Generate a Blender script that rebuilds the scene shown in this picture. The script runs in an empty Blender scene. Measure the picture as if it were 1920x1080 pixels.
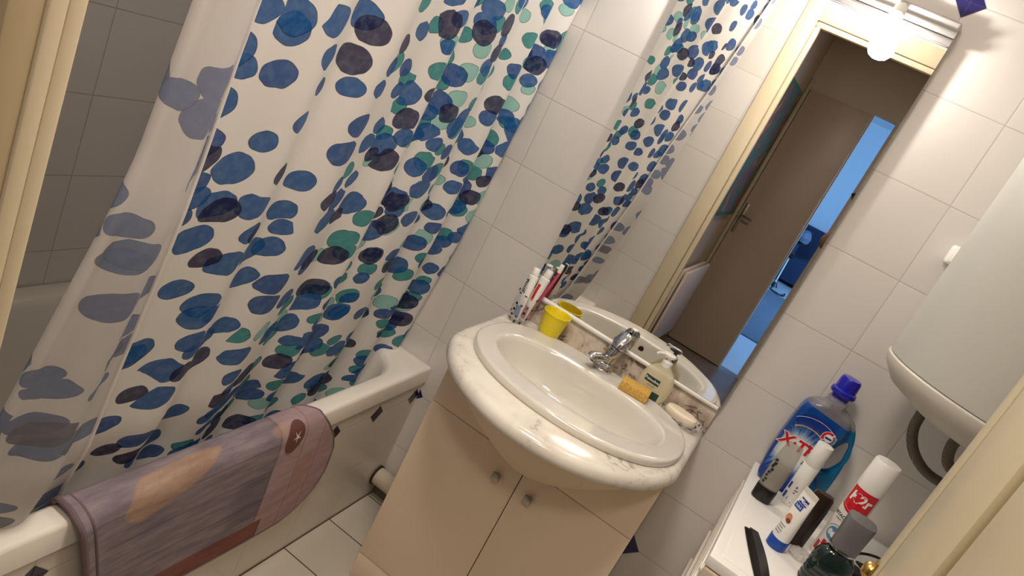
import bpy, bmesh, math, random
from mathutils import Vector, Matrix
random.seed(7)
PI = math.pi
SC = bpy.context.scene
COL = SC.collection

# ------------------------------------------------------------------ camera
RX = Vector((0.80793217, 0.41032775, 0.42293822))
DN = Vector((0.5074119, -0.11948386, -0.85337962))
FW = Vector((-0.29963105, 0.90407674, -0.30474004))
CAM = Vector((0.78608, -1.94592, 1.52641))
cd = bpy.data.cameras.new('camera')
cd.sensor_width = 36.0
cd.lens = 36.0 * 1371.0 / 1920.0
cd.clip_start = 0.004
co = bpy.data.objects.new('camera', cd)
COL.objects.link(co)
up = -DN; bk = -FW
co.matrix_world = Matrix(((RX.x, up.x, bk.x, CAM.x), (RX.y, up.y, bk.y, CAM.y), (RX.z, up.z, bk.z, CAM.z), (0, 0, 0, 1)))
SC.camera = co

# ------------------------------------------------------------------ world, view, added fill lights
SC.view_settings.view_transform = 'Standard'
SC.view_settings.look = 'None'
SC.view_settings.gamma = 1.0
SC.view_settings.exposure = 0.42
SC.view_settings.use_curve_mapping = False
SC.cycles.use_denoising = True
SC.cycles.max_bounces = 10
SC.cycles.transparent_max_bounces = 16
SC.cycles.caustics_reflective = False
SC.cycles.caustics_refractive = False
W = bpy.data.worlds.new('world')
SC.world = W
W.use_nodes = True
bg = W.node_tree.nodes['Background']
bg.inputs[0].default_value = (0.9, 0.85, 0.78, 1)
bg.inputs[1].default_value = 0.02
BULB_STRENGTH = 900.0
BULB_COLOR = (1.0, 0.93, 0.84)
FILL_COLOR = (1.0, 0.88, 0.77)
ROOM_FILL_W = 11.3
HALL_FILL_W = 6.8
DAY_STRENGTH = 10.0
def ceiling_fill(name, loc, size, watts):  # unseen overhead lights, added to lift the dim parts of room and hall
    ld = bpy.data.lights.new(name, 'AREA'); ld.shape = 'DISK'; ld.size = size; ld.energy = watts; ld.color = FILL_COLOR
    lo = bpy.data.objects.new(name, ld); COL.objects.link(lo); lo.location = loc; return lo
ceiling_fill('bathroom_fill_light', (0.42, -1.20, 2.372), 0.34, ROOM_FILL_W)
ceiling_fill('hall_fill_light', (0.80, -2.05, 2.372), 0.30, HALL_FILL_W)

# ------------------------------------------------------------------ helpers: colour and nodes
def s2l(c):
    return tuple((x / 12.92 if x <= 0.04045 else ((x + 0.055) / 1.055) ** 2.4) for x in (v / 255.0 for v in c))

class NT:
    def __init__(s, name):
        s.m = bpy.data.materials.new(name); s.m.use_nodes = True
        s.t = s.m.node_tree; s.n = s.t.nodes; s.l = s.t.links
        s.b = s.n['Principled BSDF']; s.out = s.n['Material Output']
    def new(s, typ, **kw):
        nd = s.n.new(typ)
        for k, v in kw.items(): setattr(nd, k, v)
        return nd
    def put(s, sock, v):
        if hasattr(v, 'is_linked') or isinstance(v, bpy.types.NodeSocket): s.l.new(v, sock)
        elif isinstance(v, (tuple, list)) and len(v) == 3 and sock.type == 'RGBA': sock.default_value = (*v, 1)
        else: sock.default_value = v
    def math(s, op, a, b=None, c=None, clamp=False):
        nd = s.new('ShaderNodeMath', operation=op); nd.use_clamp = clamp
        s.put(nd.inputs[0], a)
        if b is not None: s.put(nd.inputs[1], b)
        if c is not None: s.put(nd.inputs[2], c)
        return nd.outputs[0]
    def mix(s, f, a, b, blend='MIX'):
        nd = s.new('ShaderNodeMix', data_type='RGBA', blend_type=blend)
        s.put(nd.inputs[0], f); s.put(nd.inputs[6], a); s.put(nd.inputs[7], b)
        return nd.outputs[2]
    def ss(s, v, a, b, lo=0.0, hi=1.0):
        nd = s.new('ShaderNodeMapRange', interpolation_type='SMOOTHSTEP')
        s.put(nd.inputs[0], v); s.put(nd.inputs[1], a); s.put(nd.inputs[2], b); s.put(nd.inputs[3], lo); s.put(nd.inputs[4], hi)
        return nd.outputs[0]
    def pos(s):
        g = s.new('ShaderNodeNewGeometry'); x = s.new('ShaderNodeSeparateXYZ'); s.l.new(g.outputs['Position'], x.inputs[0])
        return x.outputs[0], x.outputs[1], x.outputs[2]
    def objpos(s):
        g = s.new('ShaderNodeTexCoord'); x = s.new('ShaderNodeSeparateXYZ'); s.l.new(g.outputs['Object'], x.inputs[0])
        return x.outputs[0], x.outputs[1], x.outputs[2], g.outputs['Object']
    def uv(s):
        g = s.new('ShaderNodeUVMap'); x = s.new('ShaderNodeSeparateXYZ'); s.l.new(g.outputs[0], x.inputs[0])
        return x.outputs[0], x.outputs[1]
    def vec(s, x, y, z=0.0):
        nd = s.new('ShaderNodeCombineXYZ'); s.put(nd.inputs[0], x); s.put(nd.inputs[1], y); s.put(nd.inputs[2], z); return nd.outputs[0]
    def noise(s, v, scale, detail=3.0, rough=0.5, dist=0.0):
        nd = s.new('ShaderNodeTexNoise'); s.put(nd.inputs['Vector'], v)
        nd.inputs['Scale'].default_value = scale; nd.inputs['Detail'].default_value = detail
        nd.inputs['Roughness'].default_value = rough; nd.inputs['Distortion'].default_value = dist
        return nd.outputs[0], nd.outputs[1]
    def ramp(s, f, stops):
        nd = s.new('ShaderNodeValToRGB'); s.put(nd.inputs[0], f)
        e = nd.color_ramp.elements
        while len(e) < len(stops): e.new(0.5)
        for i, (p, c) in enumerate(stops):
            e[i].position = p; e[i].color = (*c, 1)
        return nd.outputs[0]
    def bump(s, h, dist=0.001, strength=1.0):
        nd = s.new('ShaderNodeBump'); s.put(nd.inputs['Height'], h)
        nd.inputs['Distance'].default_value = dist; nd.inputs['Strength'].default_value = strength
        s.l.new(nd.outputs[0], s.b.inputs['Normal']); return nd
    def set(s, **kw):
        for k, v in kw.items():
            s.put(s.b.inputs[k.replace('_', ' ')], v)
        return s

def plain(name, rgb, rough=0.4, metal=0.0, spec=0.5, coat=0.0, var=0.0, vscale=12.0):
    t = NT(name); c = s2l(rgb)
    if var > 0:
        x, y, z, v = t.objpos()
        f, _ = t.noise(v, vscale, 4)
        t.set(Base_Color=t.mix(t.ss(f, .3, .7), tuple(q * (1 - var) for q in c), tuple(min(1, q * (1 + var * .5)) for q in c)))
    else: t.set(Base_Color=c)
    t.set(Roughness=rough, Metallic=metal)
    t.b.inputs['Specular IOR Level'].default_value = spec
    t.b.inputs['Coat Weight'].default_value = coat
    t.b.inputs['Coat Roughness'].default_value = 0.06
    return t.m

def clear(name, rgb, opacity, rough=0.08):
    """clear or tinted thin plastic: part see-through, part glossy"""
    t = NT(name); c = s2l(rgb)
    t.set(Base_Color=c, Roughness=rough)
    tr = t.new('ShaderNodeBsdfTransparent'); tr.inputs[0].default_value = (*[0.35 + 0.65 * q for q in c], 1)
    mx = t.new('ShaderNodeMixShader'); t.put(mx.inputs[0], opacity)
    t.l.new(tr.outputs[0], mx.inputs[1]); t.l.new(t.b.outputs[0], mx.inputs[2]); t.l.new(mx.outputs[0], t.out.inputs[0])
    return t.m

def tile_mat(name, a, b, period, oa, ob, rgb, grout, gw=0.0013, insets=(), rough=0.16, pil=0.004):
    t = NT(name); p = t.pos(); u, v = p[a], p[b]
    gu = t.math('PINGPONG', t.math('SUBTRACT', u, oa), period / 2)
    gv = t.math('PINGPONG', t.math('SUBTRACT', v, ob), period / 2)
    d = t.math('MINIMUM', gu, gv)
    g = t.ss(d, gw * 0.55, gw * 1.1)
    # each tile a hair different
    cu = t.math('FLOOR', t.math('DIVIDE', t.math('SUBTRACT', u, oa), period))
    cv = t.math('FLOOR', t.math('DIVIDE', t.math('SUBTRACT', v, ob), period))
    wn = t.new('ShaderNodeTexWhiteNoise', noise_dimensions='2D'); t.l.new(t.vec(cu, cv), wn.inputs[0])
    c = s2l(rgb)
    col = t.mix(wn.outputs[0], tuple(q * 0.97 for q in c), tuple(min(1, q * 1.02) for q in c))
    f, _ = t.noise(t.vec(u, v), 5.0, 3)
    col = t.mix(t.math('MULTIPLY', f, 0.08), col, tuple(q * 0.8 for q in c))
    col = t.mix(g, s2l(grout), col)
    ins = 0.0
    for (pu, ou, pv, ov, r, rc) in insets:
        du = t.math('ADD', t.math('PINGPONG', t.math('SUBTRACT', u, ou), pu / 2), t.math('PINGPONG', t.math('SUBTRACT', v, ov), pv / 2))
        col = t.mix(t.ss(du, r + 0.0025, r + 0.004), s2l(grout), col)
        col = t.mix(t.ss(du, r, r + 0.0012), s2l(rc), col)
        ins = t.ss(du, r, r + 0.003, 1.0, 0.0)
    t.set(Base_Color=col, Roughness=t.ss(g, 0, 1, 0.7, rough))
    h = t.math('POWER', t.ss(d, 0.0, pil), 0.6)
    if insets: h = t.math('MAXIMUM', h, ins)
    t.bump(h, 0.0007, 0.55)
    return t.m

# ------------------------------------------------------------------ helpers: mesh
class MB:
    def __init__(s): s.v = []; s.f = []; s.u = []; s.mi = []
    def add(s, verts, faces, uvs=None, mi=0):
        o = len(s.v)
        s.v += [tuple(q) for q in verts]
        for f in faces:
            s.f.append(tuple(o + i for i in f)); s.mi.append(mi)
        s.u += list(uvs) if uvs else [(0.0, 0.0)] * len(verts)
        return s
    def box(s, lo, hi, mi=0):
        x0, y0, z0 = lo; x1, y1, z1 = hi
        v = [(x0, y0, z0), (x1, y0, z0), (x1, y1, z0), (x0, y1, z0), (x0, y0, z1), (x1, y0, z1), (x1, y1, z1), (x0, y1, z1)]
        return s.add(v, [(0, 3, 2, 1), (4, 5, 6, 7), (0, 1, 5, 4), (1, 2, 6, 5), (2, 3, 7, 6), (3, 0, 4, 7)], mi=mi)
    def rings(s, rings, cap0=True, cap1=True, closed=True, mi=0, uvs=None):
        n = len(rings[0]); v = [p for r in rings for p in r]; f = []
        m = n if closed else n - 1
        for i in range(len(rings) - 1):
            for j in range(m):
                k = (j + 1) % n
                f.append((i * n + j, i * n + k, (i + 1) * n + k, (i + 1) * n + j))
        if cap0: f.append(tuple(range(n))[::-1])
        if cap1: f.append(tuple((len(rings) - 1) * n + j for j in range(n)))
        return s.add(v, f, uvs, mi)
    def lathe(s, prof, c=(0, 0, 0), seg=40, sx=1.0, sy=1.0, cap0=True, cap1=True, mi=0):
        R = [[(c[0] + r * sx * math.cos(2 * PI * j / seg), c[1] + r * sy * math.sin(2 * PI * j / seg), c[2] + z) for j in range(seg)] for r, z in prof]
        uv = [(2 * PI * j / seg, z) for r, z in prof for j in range(seg)]
        return s.rings(R, cap0, cap1, True, mi, uv)
    def tube(s, pts, r, seg=12, cap=True, mi=0):
        pts = [Vector(p) for p in pts]; R = []; n0 = None
        rr = r if isinstance(r, (list, tuple)) else [r] * len(pts)
        for i, p in enumerate(pts):
            d = (pts[min(i + 1, len(pts) - 1)] - pts[max(i - 1, 0)]).normalized()
            if n0 is None:
                n0 = d.orthogonal().normalized()
            n0 = (n0 - d * n0.dot(d)).normalized(); b = d.cross(n0)
            R.append([tuple(p + (n0 * math.cos(2 * PI * j / seg) + b * math.sin(2 * PI * j / seg)) * rr[i]) for j in range(seg)])
        return s.rings(R, cap, cap, True, mi)
    def build(s, name, mat, parent=None, loc=(0, 0, 0), bevel=0.0, bseg=2, angle=35, smooth=True):
        me = bpy.data.meshes.new(name)
        L = Vector(loc)
        me.from_pydata([Vector(q) - L for q in s.v], [], s.f)
        mats = mat if isinstance(mat, (list, tuple)) else [mat]
        for m in mats: me.materials.append(m)
        ul = me.uv_layers.new(name='UVMap')
        for lp in me.loops: ul.data[lp.index].uv = s.u[lp.vertex_index]
        for p, i in zip(me.polygons, s.mi): p.material_index = i
        bm = bmesh.new(); bm.from_mesh(me)
        bmesh.ops.recalc_face_normals(bm, faces=bm.faces)
        if bevel > 0:
            es = [e for e in bm.edges if len(e.link_faces) == 2 and e.calc_face_angle(0) > math.radians(40)]
            bmesh.ops.bevel(bm, geom=es, offset=bevel, offset_type='OFFSET', segments=bseg, profile=0.5, affect='EDGES', clamp_overlap=True)
        bm.to_mesh(me); bm.free()
        if smooth:
            for p in me.polygons: p.use_smooth = True
            me.set_sharp_from_angle(angle=math.radians(angle))
        o = bpy.data.objects.new(name, me); COL.objects.link(o)
        o.location = L
        if parent is not None:
            o.parent = parent
            o.location = L - parent.location
        return o

def tag(o, label=None, cat=None, group=None, kind=None):
    if label: o['label'] = label
    if cat: o['category'] = cat
    if group: o['group'] = group
    if kind: o['kind'] = kind
    return o
def thing(name, loc, label, cat, group=None):
    o = bpy.data.objects.new(name, None); COL.objects.link(o); o.location = loc; o.empty_display_size = 0.05
    return tag(o, label, cat, group)
def structure(name, mb, mat, **kw):
    o = mb.build(name, mat, **kw); o['kind'] = 'structure'; return o

def sring(cx, cy, z, a, b, n=64, p=2.0, pb=None):
    """superellipse ring; pb is the exponent used on the +y (wall) side"""
    R = []
    for j in range(n):
        t = 2 * PI * j / n; c, q = math.cos(t), math.sin(t)
        e = pb if (pb and q > 0) else p
        k = (abs(c) ** e + abs(q) ** e) ** (-1.0 / e)
        R.append((cx + a * c * k, cy + b * q * k, z))
    return R

def text_mesh(txt, size, shear=0.0, bold=0.0, extrude=0.0):
    cu = bpy.data.curves.new('tmp', 'FONT'); cu.body = txt; cu.size = size; cu.align_x = 'CENTER'; cu.align_y = 'CENTER'
    cu.shear = shear; cu.offset = bold; cu.resolution_u = 3
    o = bpy.data.objects.new('tmp', cu); COL.objects.link(o)
    dg = bpy.context.evaluated_depsgraph_get()
    me = bpy.data.meshes.new_from_object(o.evaluated_get(dg))
    v = [tuple(q.co) for q in me.vertices]; f = [tuple(p.vertices) for p in me.polygons]
    bpy.data.objects.remove(o); bpy.data.curves.remove(cu); bpy.data.meshes.remove(me)
    return v, f
def text_on(parent, txt, size, mat, fn, name='lettering', **kw):
    v, f = text_mesh(txt, size, **kw)
    mb = MB().add([fn(x, y) for x, y, _ in v], f)
    return mb.build(name, mat, parent, loc=parent.location if parent else (0, 0, 0), smooth=False)
def on_cyl(c, R, th0, z0, sx=1.0):
    def fn(x, y):
        th = th0 + x / R
        return (c[0] + R * math.cos(th), c[1] + R * math.sin(th), z0 + y)
    return fn
def on_plane(c, ex, ey):
    c, ex, ey = Vector(c), Vector(ex).normalized(), Vector(ey).normalized()
    return lambda x, y: tuple(c + ex * x + ey * y)
def cyl_patch(c, R, th0, th1, z0, z1, n=24):
    v = []; f = []
    for i in range(n + 1):
        th = th0 + (th1 - th0) * i / n
        z0i = z0(i / n) if callable(z0) else z0
        z1i = z1(i / n) if callable(z1) else z1
        for z in (z0i, z1i): v.append((c[0] + R * math.cos(th), c[1] + R * math.sin(th), c[2] + z))
    for i in range(n): f.append((2 * i, 2 * i + 2, 2 * i + 3, 2 * i + 1))
    return MB().add(v, f)
def filled_shape(outlines, extrude, bevel, to3d, name, mat, parent, res=3):
    """closed 2D outlines (holes too) swelled into a rounded solid"""
    cu = bpy.data.curves.new('tmp', 'CURVE'); cu.dimensions = '2D'; cu.fill_mode = 'BOTH'
    for pts in outlines:
        sp = cu.splines.new('POLY'); sp.points.add(len(pts) - 1); sp.use_cyclic_u = True
        for q, (x, y) in zip(sp.points, pts): q.co = (x, y, 0, 1)
    cu.extrude = extrude; cu.bevel_depth = bevel; cu.bevel_resolution = res; cu.offset = -bevel
    o = bpy.data.objects.new('tmp', cu); COL.objects.link(o)
    dg = bpy.context.evaluated_depsgraph_get()
    me = bpy.data.meshes.new_from_object(o.evaluated_get(dg))
    v = [to3d(*q.co) for q in me.vertices]; f = [tuple(p.vertices) for p in me.polygons]
    bpy.data.objects.remove(o); bpy.data.curves.remove(cu); bpy.data.meshes.remove(me)
    mb = MB().add(v, f)
    ob = mb.build(name, mat, parent, loc=parent.location)
    bm = bmesh.new(); bm.from_mesh(ob.data); bmesh.ops.remove_doubles(bm, verts=bm.verts, dist=1e-5); bmesh.ops.recalc_face_normals(bm, faces=bm.faces); bm.to_mesh(ob.data); bm.free()
    for p in ob.data.polygons: p.use_smooth = True
    ob.data.set_sharp_from_angle(angle=math.radians(50))
    return ob
def smooth_closed(pts, n=8):
    """Catmull-Rom through closed points"""
    out = []; N = len(pts)
    for i in range(N):
        p0, p1, p2, p3 = (Vector(pts[(i + k) % N]) for k in (-1, 0, 1, 2))
        for j in range(n):
            t = j / n
            out.append(tuple(0.5 * ((2 * p1) + (p2 - p0) * t + (2 * p0 - 5 * p1 + 4 * p2 - p3) * t * t + (3 * p1 - p0 - 3 * p2 + p3) * t ** 3)))
    return out
def smooth_open(pts, n=8):
    out = []; N = len(pts)
    for i in range(N - 1):
        p0, p1, p2, p3 = (Vector(pts[min(max(i + k, 0), N - 1)]) for k in (-1, 0, 1, 2))
        for j in range(n):
            t = j / n
            out.append(tuple(0.5 * ((2 * p1) + (p2 - p0) * t + (2 * p0 - 5 * p1 + 4 * p2 - p3) * t * t + (3 * p1 - p0 - 3 * p2 + p3) * t ** 3)))
    out.append(tuple(pts[-1])); return out
def interp(x, tab):
    if x <= tab[0][0]: return tab[0][1]
    for (a, fa), (b, fb) in zip(tab, tab[1:]):
        if x <= b: return fa + (fb - fa) * (x - a) / (b - a)
    return tab[-1][1]

# ------------------------------------------------------------------ materials
NAVY = (38, 34, 92)
TILE = (226, 221, 216)
M = {}
M['tile_back'] = tile_mat('back_wall_tile', 0, 2, 0.2, 0.0, 0.0, TILE, (196, 188, 180), insets=[(0.8, 0.8, 1.6, 0.4, 0.035, NAVY)])
M['tile_side'] = tile_mat('side_wall_tile', 1, 2, 0.2, 0.0, 0.0, TILE, (176, 168, 160))
M['tile_front'] = tile_mat('front_wall_tile', 0, 2, 0.2, 0.20, 0.0, TILE, (204, 196, 186))
M['tile_floor'] = tile_mat('floor_tile', 0, 1, 0.2, 0.02, -0.032, (206, 200, 186), (70, 56, 40), gw=0.0024, rough=0.25)
M['tile_apron'] = tile_mat('bath_apron_tile', 1, 2, 0.2, -0.03, 0.0, (222, 215, 205), (200, 190, 176), insets=[(0.2, -0.03, 0.8, 0.4, 0.03, (24, 20, 46))])
M['ceiling'] = plain('ceiling_paint', (235, 230, 222), 0.8)
M['cream_paint'] = plain('cream_gloss_paint', (216, 202, 174), 0.35, var=0.04, vscale=4)
M['cream_door'] = plain('cream_door_paint', (190, 178, 148), 0.35, var=0.03, vscale=3)
M['hall_paint'] = plain('hall_brown_grey_paint', (200, 186, 170), 0.6, var=0.05, vscale=3)
M['hall_dark'] = plain('hall_dark_paint', (58, 48, 38), 0.6)
M['hall_trim'] = plain('hall_trim_paint', (180, 162, 130), 0.4, var=.05, vscale=4)
M['hall_floor'] = plain('hall_floor_lino', (120, 108, 100), 0.35, var=0.12, vscale=6)
M['white_enamel'] = plain('bath_enamel', (240, 234, 224), 0.12, coat=0.3)
M['ceramic'] = plain('basin_ceramic', (224, 219, 209), 0.08, coat=0.4)
M['laminate'] = plain('cream_laminate', (238, 218, 192), 0.42, var=0.02, vscale=3)
M['chrome'] = plain('chrome', (205, 205, 208), 0.09, metal=1.0)
M['satin'] = plain('satin_lamp_trim', (168, 165, 162), 0.16, metal=0.5, coat=.5)
M['steel'] = plain('brushed_metal', (170, 164, 154), 0.3, metal=1.0)
M['brass'] = plain('polished_brass', (206, 170, 96), 0.25, metal=1.0)
M['white_plastic'] = plain('white_plastic', (244, 242, 236), 0.3)
M['white_metal'] = plain('white_painted_metal', (232, 226, 214), 0.28)
M['black_plastic'] = plain('black_plastic', (22, 19, 18), 0.3)
M['black_rubber'] = plain('black_rubber', (16, 14, 14), 0.5)
M['dark_brown'] = plain('dark_brown_plastic', (44, 30, 24), 0.3)
M['yellow'] = plain('yellow_plastic', (238, 214, 18), 0.35)
M['blue_cap'] = plain('royal_blue_plastic', (26, 26, 168), 0.2, coat=0.3)
M['tube_blue'] = plain('blue_cap_plastic', (30, 76, 168), 0.35)
M['grey_cap'] = plain('grey_cap_plastic', (112, 110, 110), 0.35)
M['red'] = plain('label_red', (206, 30, 46), 0.35)
M['white_ink'] = plain('white_ink', (246, 242, 238), 0.4)
M['black_ink'] = plain('black_ink', (28, 26, 28), 0.5)
M['blue_ink'] = plain('blue_ink', (26, 52, 140), 0.4)
M['green_ink'] = plain('dark_green_ink', (16, 62, 50), 0.4)
M['sky_ink'] = plain('sky_blue_ink', (72, 142, 188), 0.4)
M['pink'] = plain('pink_plastic', (226, 70, 120), 0.3)
M['soap'] = plain('ivory_soap', (246, 232, 208), 0.45, var=0.03)
M['pipe_white'] = plain('white_pvc', (206, 194, 174), 0.4)
M['dark_seal'] = plain('dark_mastic', (48, 34, 24), 0.8)
M['grout_dark'] = plain('dark_gap', (40, 28, 20), 0.9)
M['clear'] = clear('clear_plastic', (236, 232, 230), 0.22)
M['clear_tint'] = clear('smoky_clear_plastic', (214, 210, 204), 0.22)
M['skin'] = plain('skin', (205, 160, 130), 0.5)
M['brown_knit'] = plain('brown_knit', (112, 84, 62), 0.9, var=0.2, vscale=80)
M['denim'] = plain('denim', (52, 62, 92), 0.85, var=0.15, vscale=60)
M['hair'] = plain('dark_hair', (40, 28, 22), 0.6)

def mirror_mat():
    t = NT('mirror_silver'); t.set(Base_Color=(0.90, 0.91, 0.89), Metallic=1.0, Roughness=0.006); return t.m
M['mirror'] = mirror_mat()
def bulb_mat():
    t = NT('lit_bulb'); t.set(Base_Color=(1, 1, 1), Roughness=.1)
    t.b.inputs['Emission Color'].default_value = (*BULB_COLOR, 1); t.b.inputs['Emission Strength'].default_value = 14.0
    tr = t.new('ShaderNodeBsdfTransparent'); mx = t.new('ShaderNodeMixShader'); mx.inputs[0].default_value = 0.4
    t.l.new(tr.outputs[0], mx.inputs[1]); t.l.new(t.b.outputs[0], mx.inputs[2]); t.l.new(mx.outputs[0], t.out.inputs[0])
    return t.m
def core_mat():
    t = NT('lit_filament'); t.set(Base_Color=(1, 1, 1))
    t.b.inputs['Emission Color'].default_value = (*BULB_COLOR, 1); t.b.inputs['Emission Strength'].default_value = BULB_STRENGTH
    return t.m
M['core'] = core_mat()
M['bulb'] = bulb_mat()
def marble_mat():
    t = NT('grey_veined_marble'); x, y, z, v = t.objpos()
    f, c = t.noise(v, 7.0, 6, 0.6, 0.8)
    f2, _ = t.noise(v, 20.0, 4, 0.55, 0.6)
    f3, _ = t.noise(v, 60.0, 3, 0.6, 0.4)
    vein = t.math('ABSOLUTE', t.math('SUBTRACT', f2, 0.5))
    m1 = t.math('MULTIPLY', t.ss(vein, 0.0, 0.05, 1.0, 0.0), t.ss(f, 0.5, 0.72))
    col = t.mix(t.ss(f, 0.35, 0.7), s2l((240, 234, 222)), s2l((222, 213, 202)))
    col = t.mix(t.math('MULTIPLY', m1, 0.75), col, s2l((112, 100, 92)))
    col = t.mix(t.math('MULTIPLY', t.ss(f3, 0.70, 0.76), t.ss(f, 0.45, 0.6)), col, s2l((84, 74, 66)))
    t.set(Base_Color=col, Roughness=0.14); return t.m
M['marble'] = marble_mat()
def splash_mat():
    t = NT('brown_veined_marble'); x, y, z, v = t.objpos()
    f, _ = t.noise(v, 18.0, 5, 0.6, 0.5); f2, _ = t.noise(v, 15.0, 4, 0.55, 0.7)
    col = t.mix(t.ss(f, .35, .68), s2l((226, 214, 200)), s2l((176, 158, 144)))
    ve = t.ss(t.math('ABSOLUTE', t.math('SUBTRACT', f2, .5)), 0.0, .045, 1, 0)
    col = t.mix(t.math('MULTIPLY', ve, t.ss(f, .42, .6)), col, s2l((108, 88, 76)))
    t.set(Base_Color=col, Roughness=.16); return t.m
M['splash'] = splash_mat()

PAL = {'blue': (6, 86, 154), 'cobalt': (10, 74, 146), 'navy': (22, 26, 76), 'teal': (30, 140, 142), 'pale': (150, 206, 196), 'plum': (30, 26, 74)}
def curtain_mat(name, reverse=False):
    t = NT(name); u, v = t.uv()
    nv, ncol = t.noise(t.vec(u, v), 16.0, 2)
    sp = t.new('ShaderNodeSeparateColor'); t.l.new(ncol, sp.inputs[0])
    du = t.math('MULTIPLY', t.math('SUBTRACT', sp.outputs[0], 0.5), 0.020)
    dv = t.math('MULTIPLY', t.math('SUBTRACT', sp.outputs[1], 0.5), 0.020)
    col = s2l((244, 241, 238)); first = True
    cols = [PAL[k] for k in ('blue', 'navy', 'teal', 'cobalt', 'pale', 'plum')]
    layers = [(0.086, 0.056, 0.0, 0.013, 0.38, ('teal', 'pale', 'teal')), (0.090, 0.057, 0.4, 0.030, 0.42, ('blue', 'cobalt', 'blue')),
              (0.092, 0.060, 1.1, 0.007, 0.40, ('navy', 'blue', 'plum'))]
    zn, _ = t.noise(t.vec(u, t.math('MULTIPLY', v, 0.6)), 2.4, 2)
    tealz = t.math('MULTIPLY', t.ss(t.math('MULTIPLY_ADD', zn, 0.5, u), 1.25, 1.0), t.ss(zn, 0.22, 0.38))
    for i, (su, sv, ang, off, r, names) in enumerate(layers):
        uu = t.math('DIVIDE', t.math('ADD', t.math('ADD', u, du), off), su)
        vv = t.math('DIVIDE', t.math('ADD', t.math('ADD', v, dv), off * 1.7), sv)
        vr = t.new('ShaderNodeTexVoronoi', voronoi_dimensions='2D', feature='F1'); vr.inputs['Scale'].default_value = 1.0; vr.inputs['Randomness'].default_value = 0.66
        t.l.new(t.vec(t.math('ADD', uu, 13.7 * i), t.math('ADD', vv, 5.3 * i)), vr.inputs['Vector'])
        sc = t.new('ShaderNodeSeparateColor'); t.l.new(vr.outputs['Color'], sc.inputs[0])
        rad = t.math('MULTIPLY_ADD', sc.outputs[0], 0.20, r - 0.12)
        keep = t.math('LESS_THAN', sc.outputs[2], t.math('MULTIPLY', tealz, 0.72) if i == 0 else (0.66 if i == 1 else 0.36))
        rad = t.math('MULTIPLY', rad, keep)
        d = vr.outputs['Distance']
        inside = t.ss(t.math('SUBTRACT', rad, d), 0.0, 0.02)
        edge = t.math('SUBTRACT', 1.0, t.ss(t.math('SUBTRACT', rad, d), 0.015, 0.055))
        a, b, c = (s2l(PAL[k]) for k in names)
        cc = t.mix(t.math('GREATER_THAN', sc.outputs[1], 0.36), a, b)
        cc = t.mix(t.math('GREATER_THAN', sc.outputs[1], 0.70), cc, c)
        wash, _ = t.noise(t.vec(u, v), 60.0, 3)
        cc = t.mix(t.math('MULTIPLY', t.ss(wash, .4, .7), 0.07), cc, (0.6, 0.8, 0.9))
        cc = t.mix(t.math('MULTIPLY', edge, 0.62), cc, (0.008, 0.010, 0.035))
        op = 0.93
        base = t.mix(1.0, col, cc, 'MULTIPLY') if False else t.mix(op, col, cc)
        col = t.mix(inside, col, base)
    if reverse:
        col = t.mix(0.36, col, s2l((206, 202, 206)))
    t.set(Base_Color=col, Roughness=0.6)
    t.b.inputs['Specular IOR Level'].default_value = 0.25
    tl = t.new('ShaderNodeBsdfTranslucent'); t.put(tl.inputs[0], col)
    mx = t.new('ShaderNodeMixShader'); mx.inputs[0].default_value = 0.28
    t.l.new(t.b.outputs[0], mx.inputs[1]); t.l.new(tl.outputs[0], mx.inputs[2]); t.l.new(mx.outputs[0], t.out.inputs[0])
    return t.m
M['curtain'] = curtain_mat('spotted_shower_cloth')
M['curtain_back'] = curtain_mat('spotted_shower_cloth_reverse', True)

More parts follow.
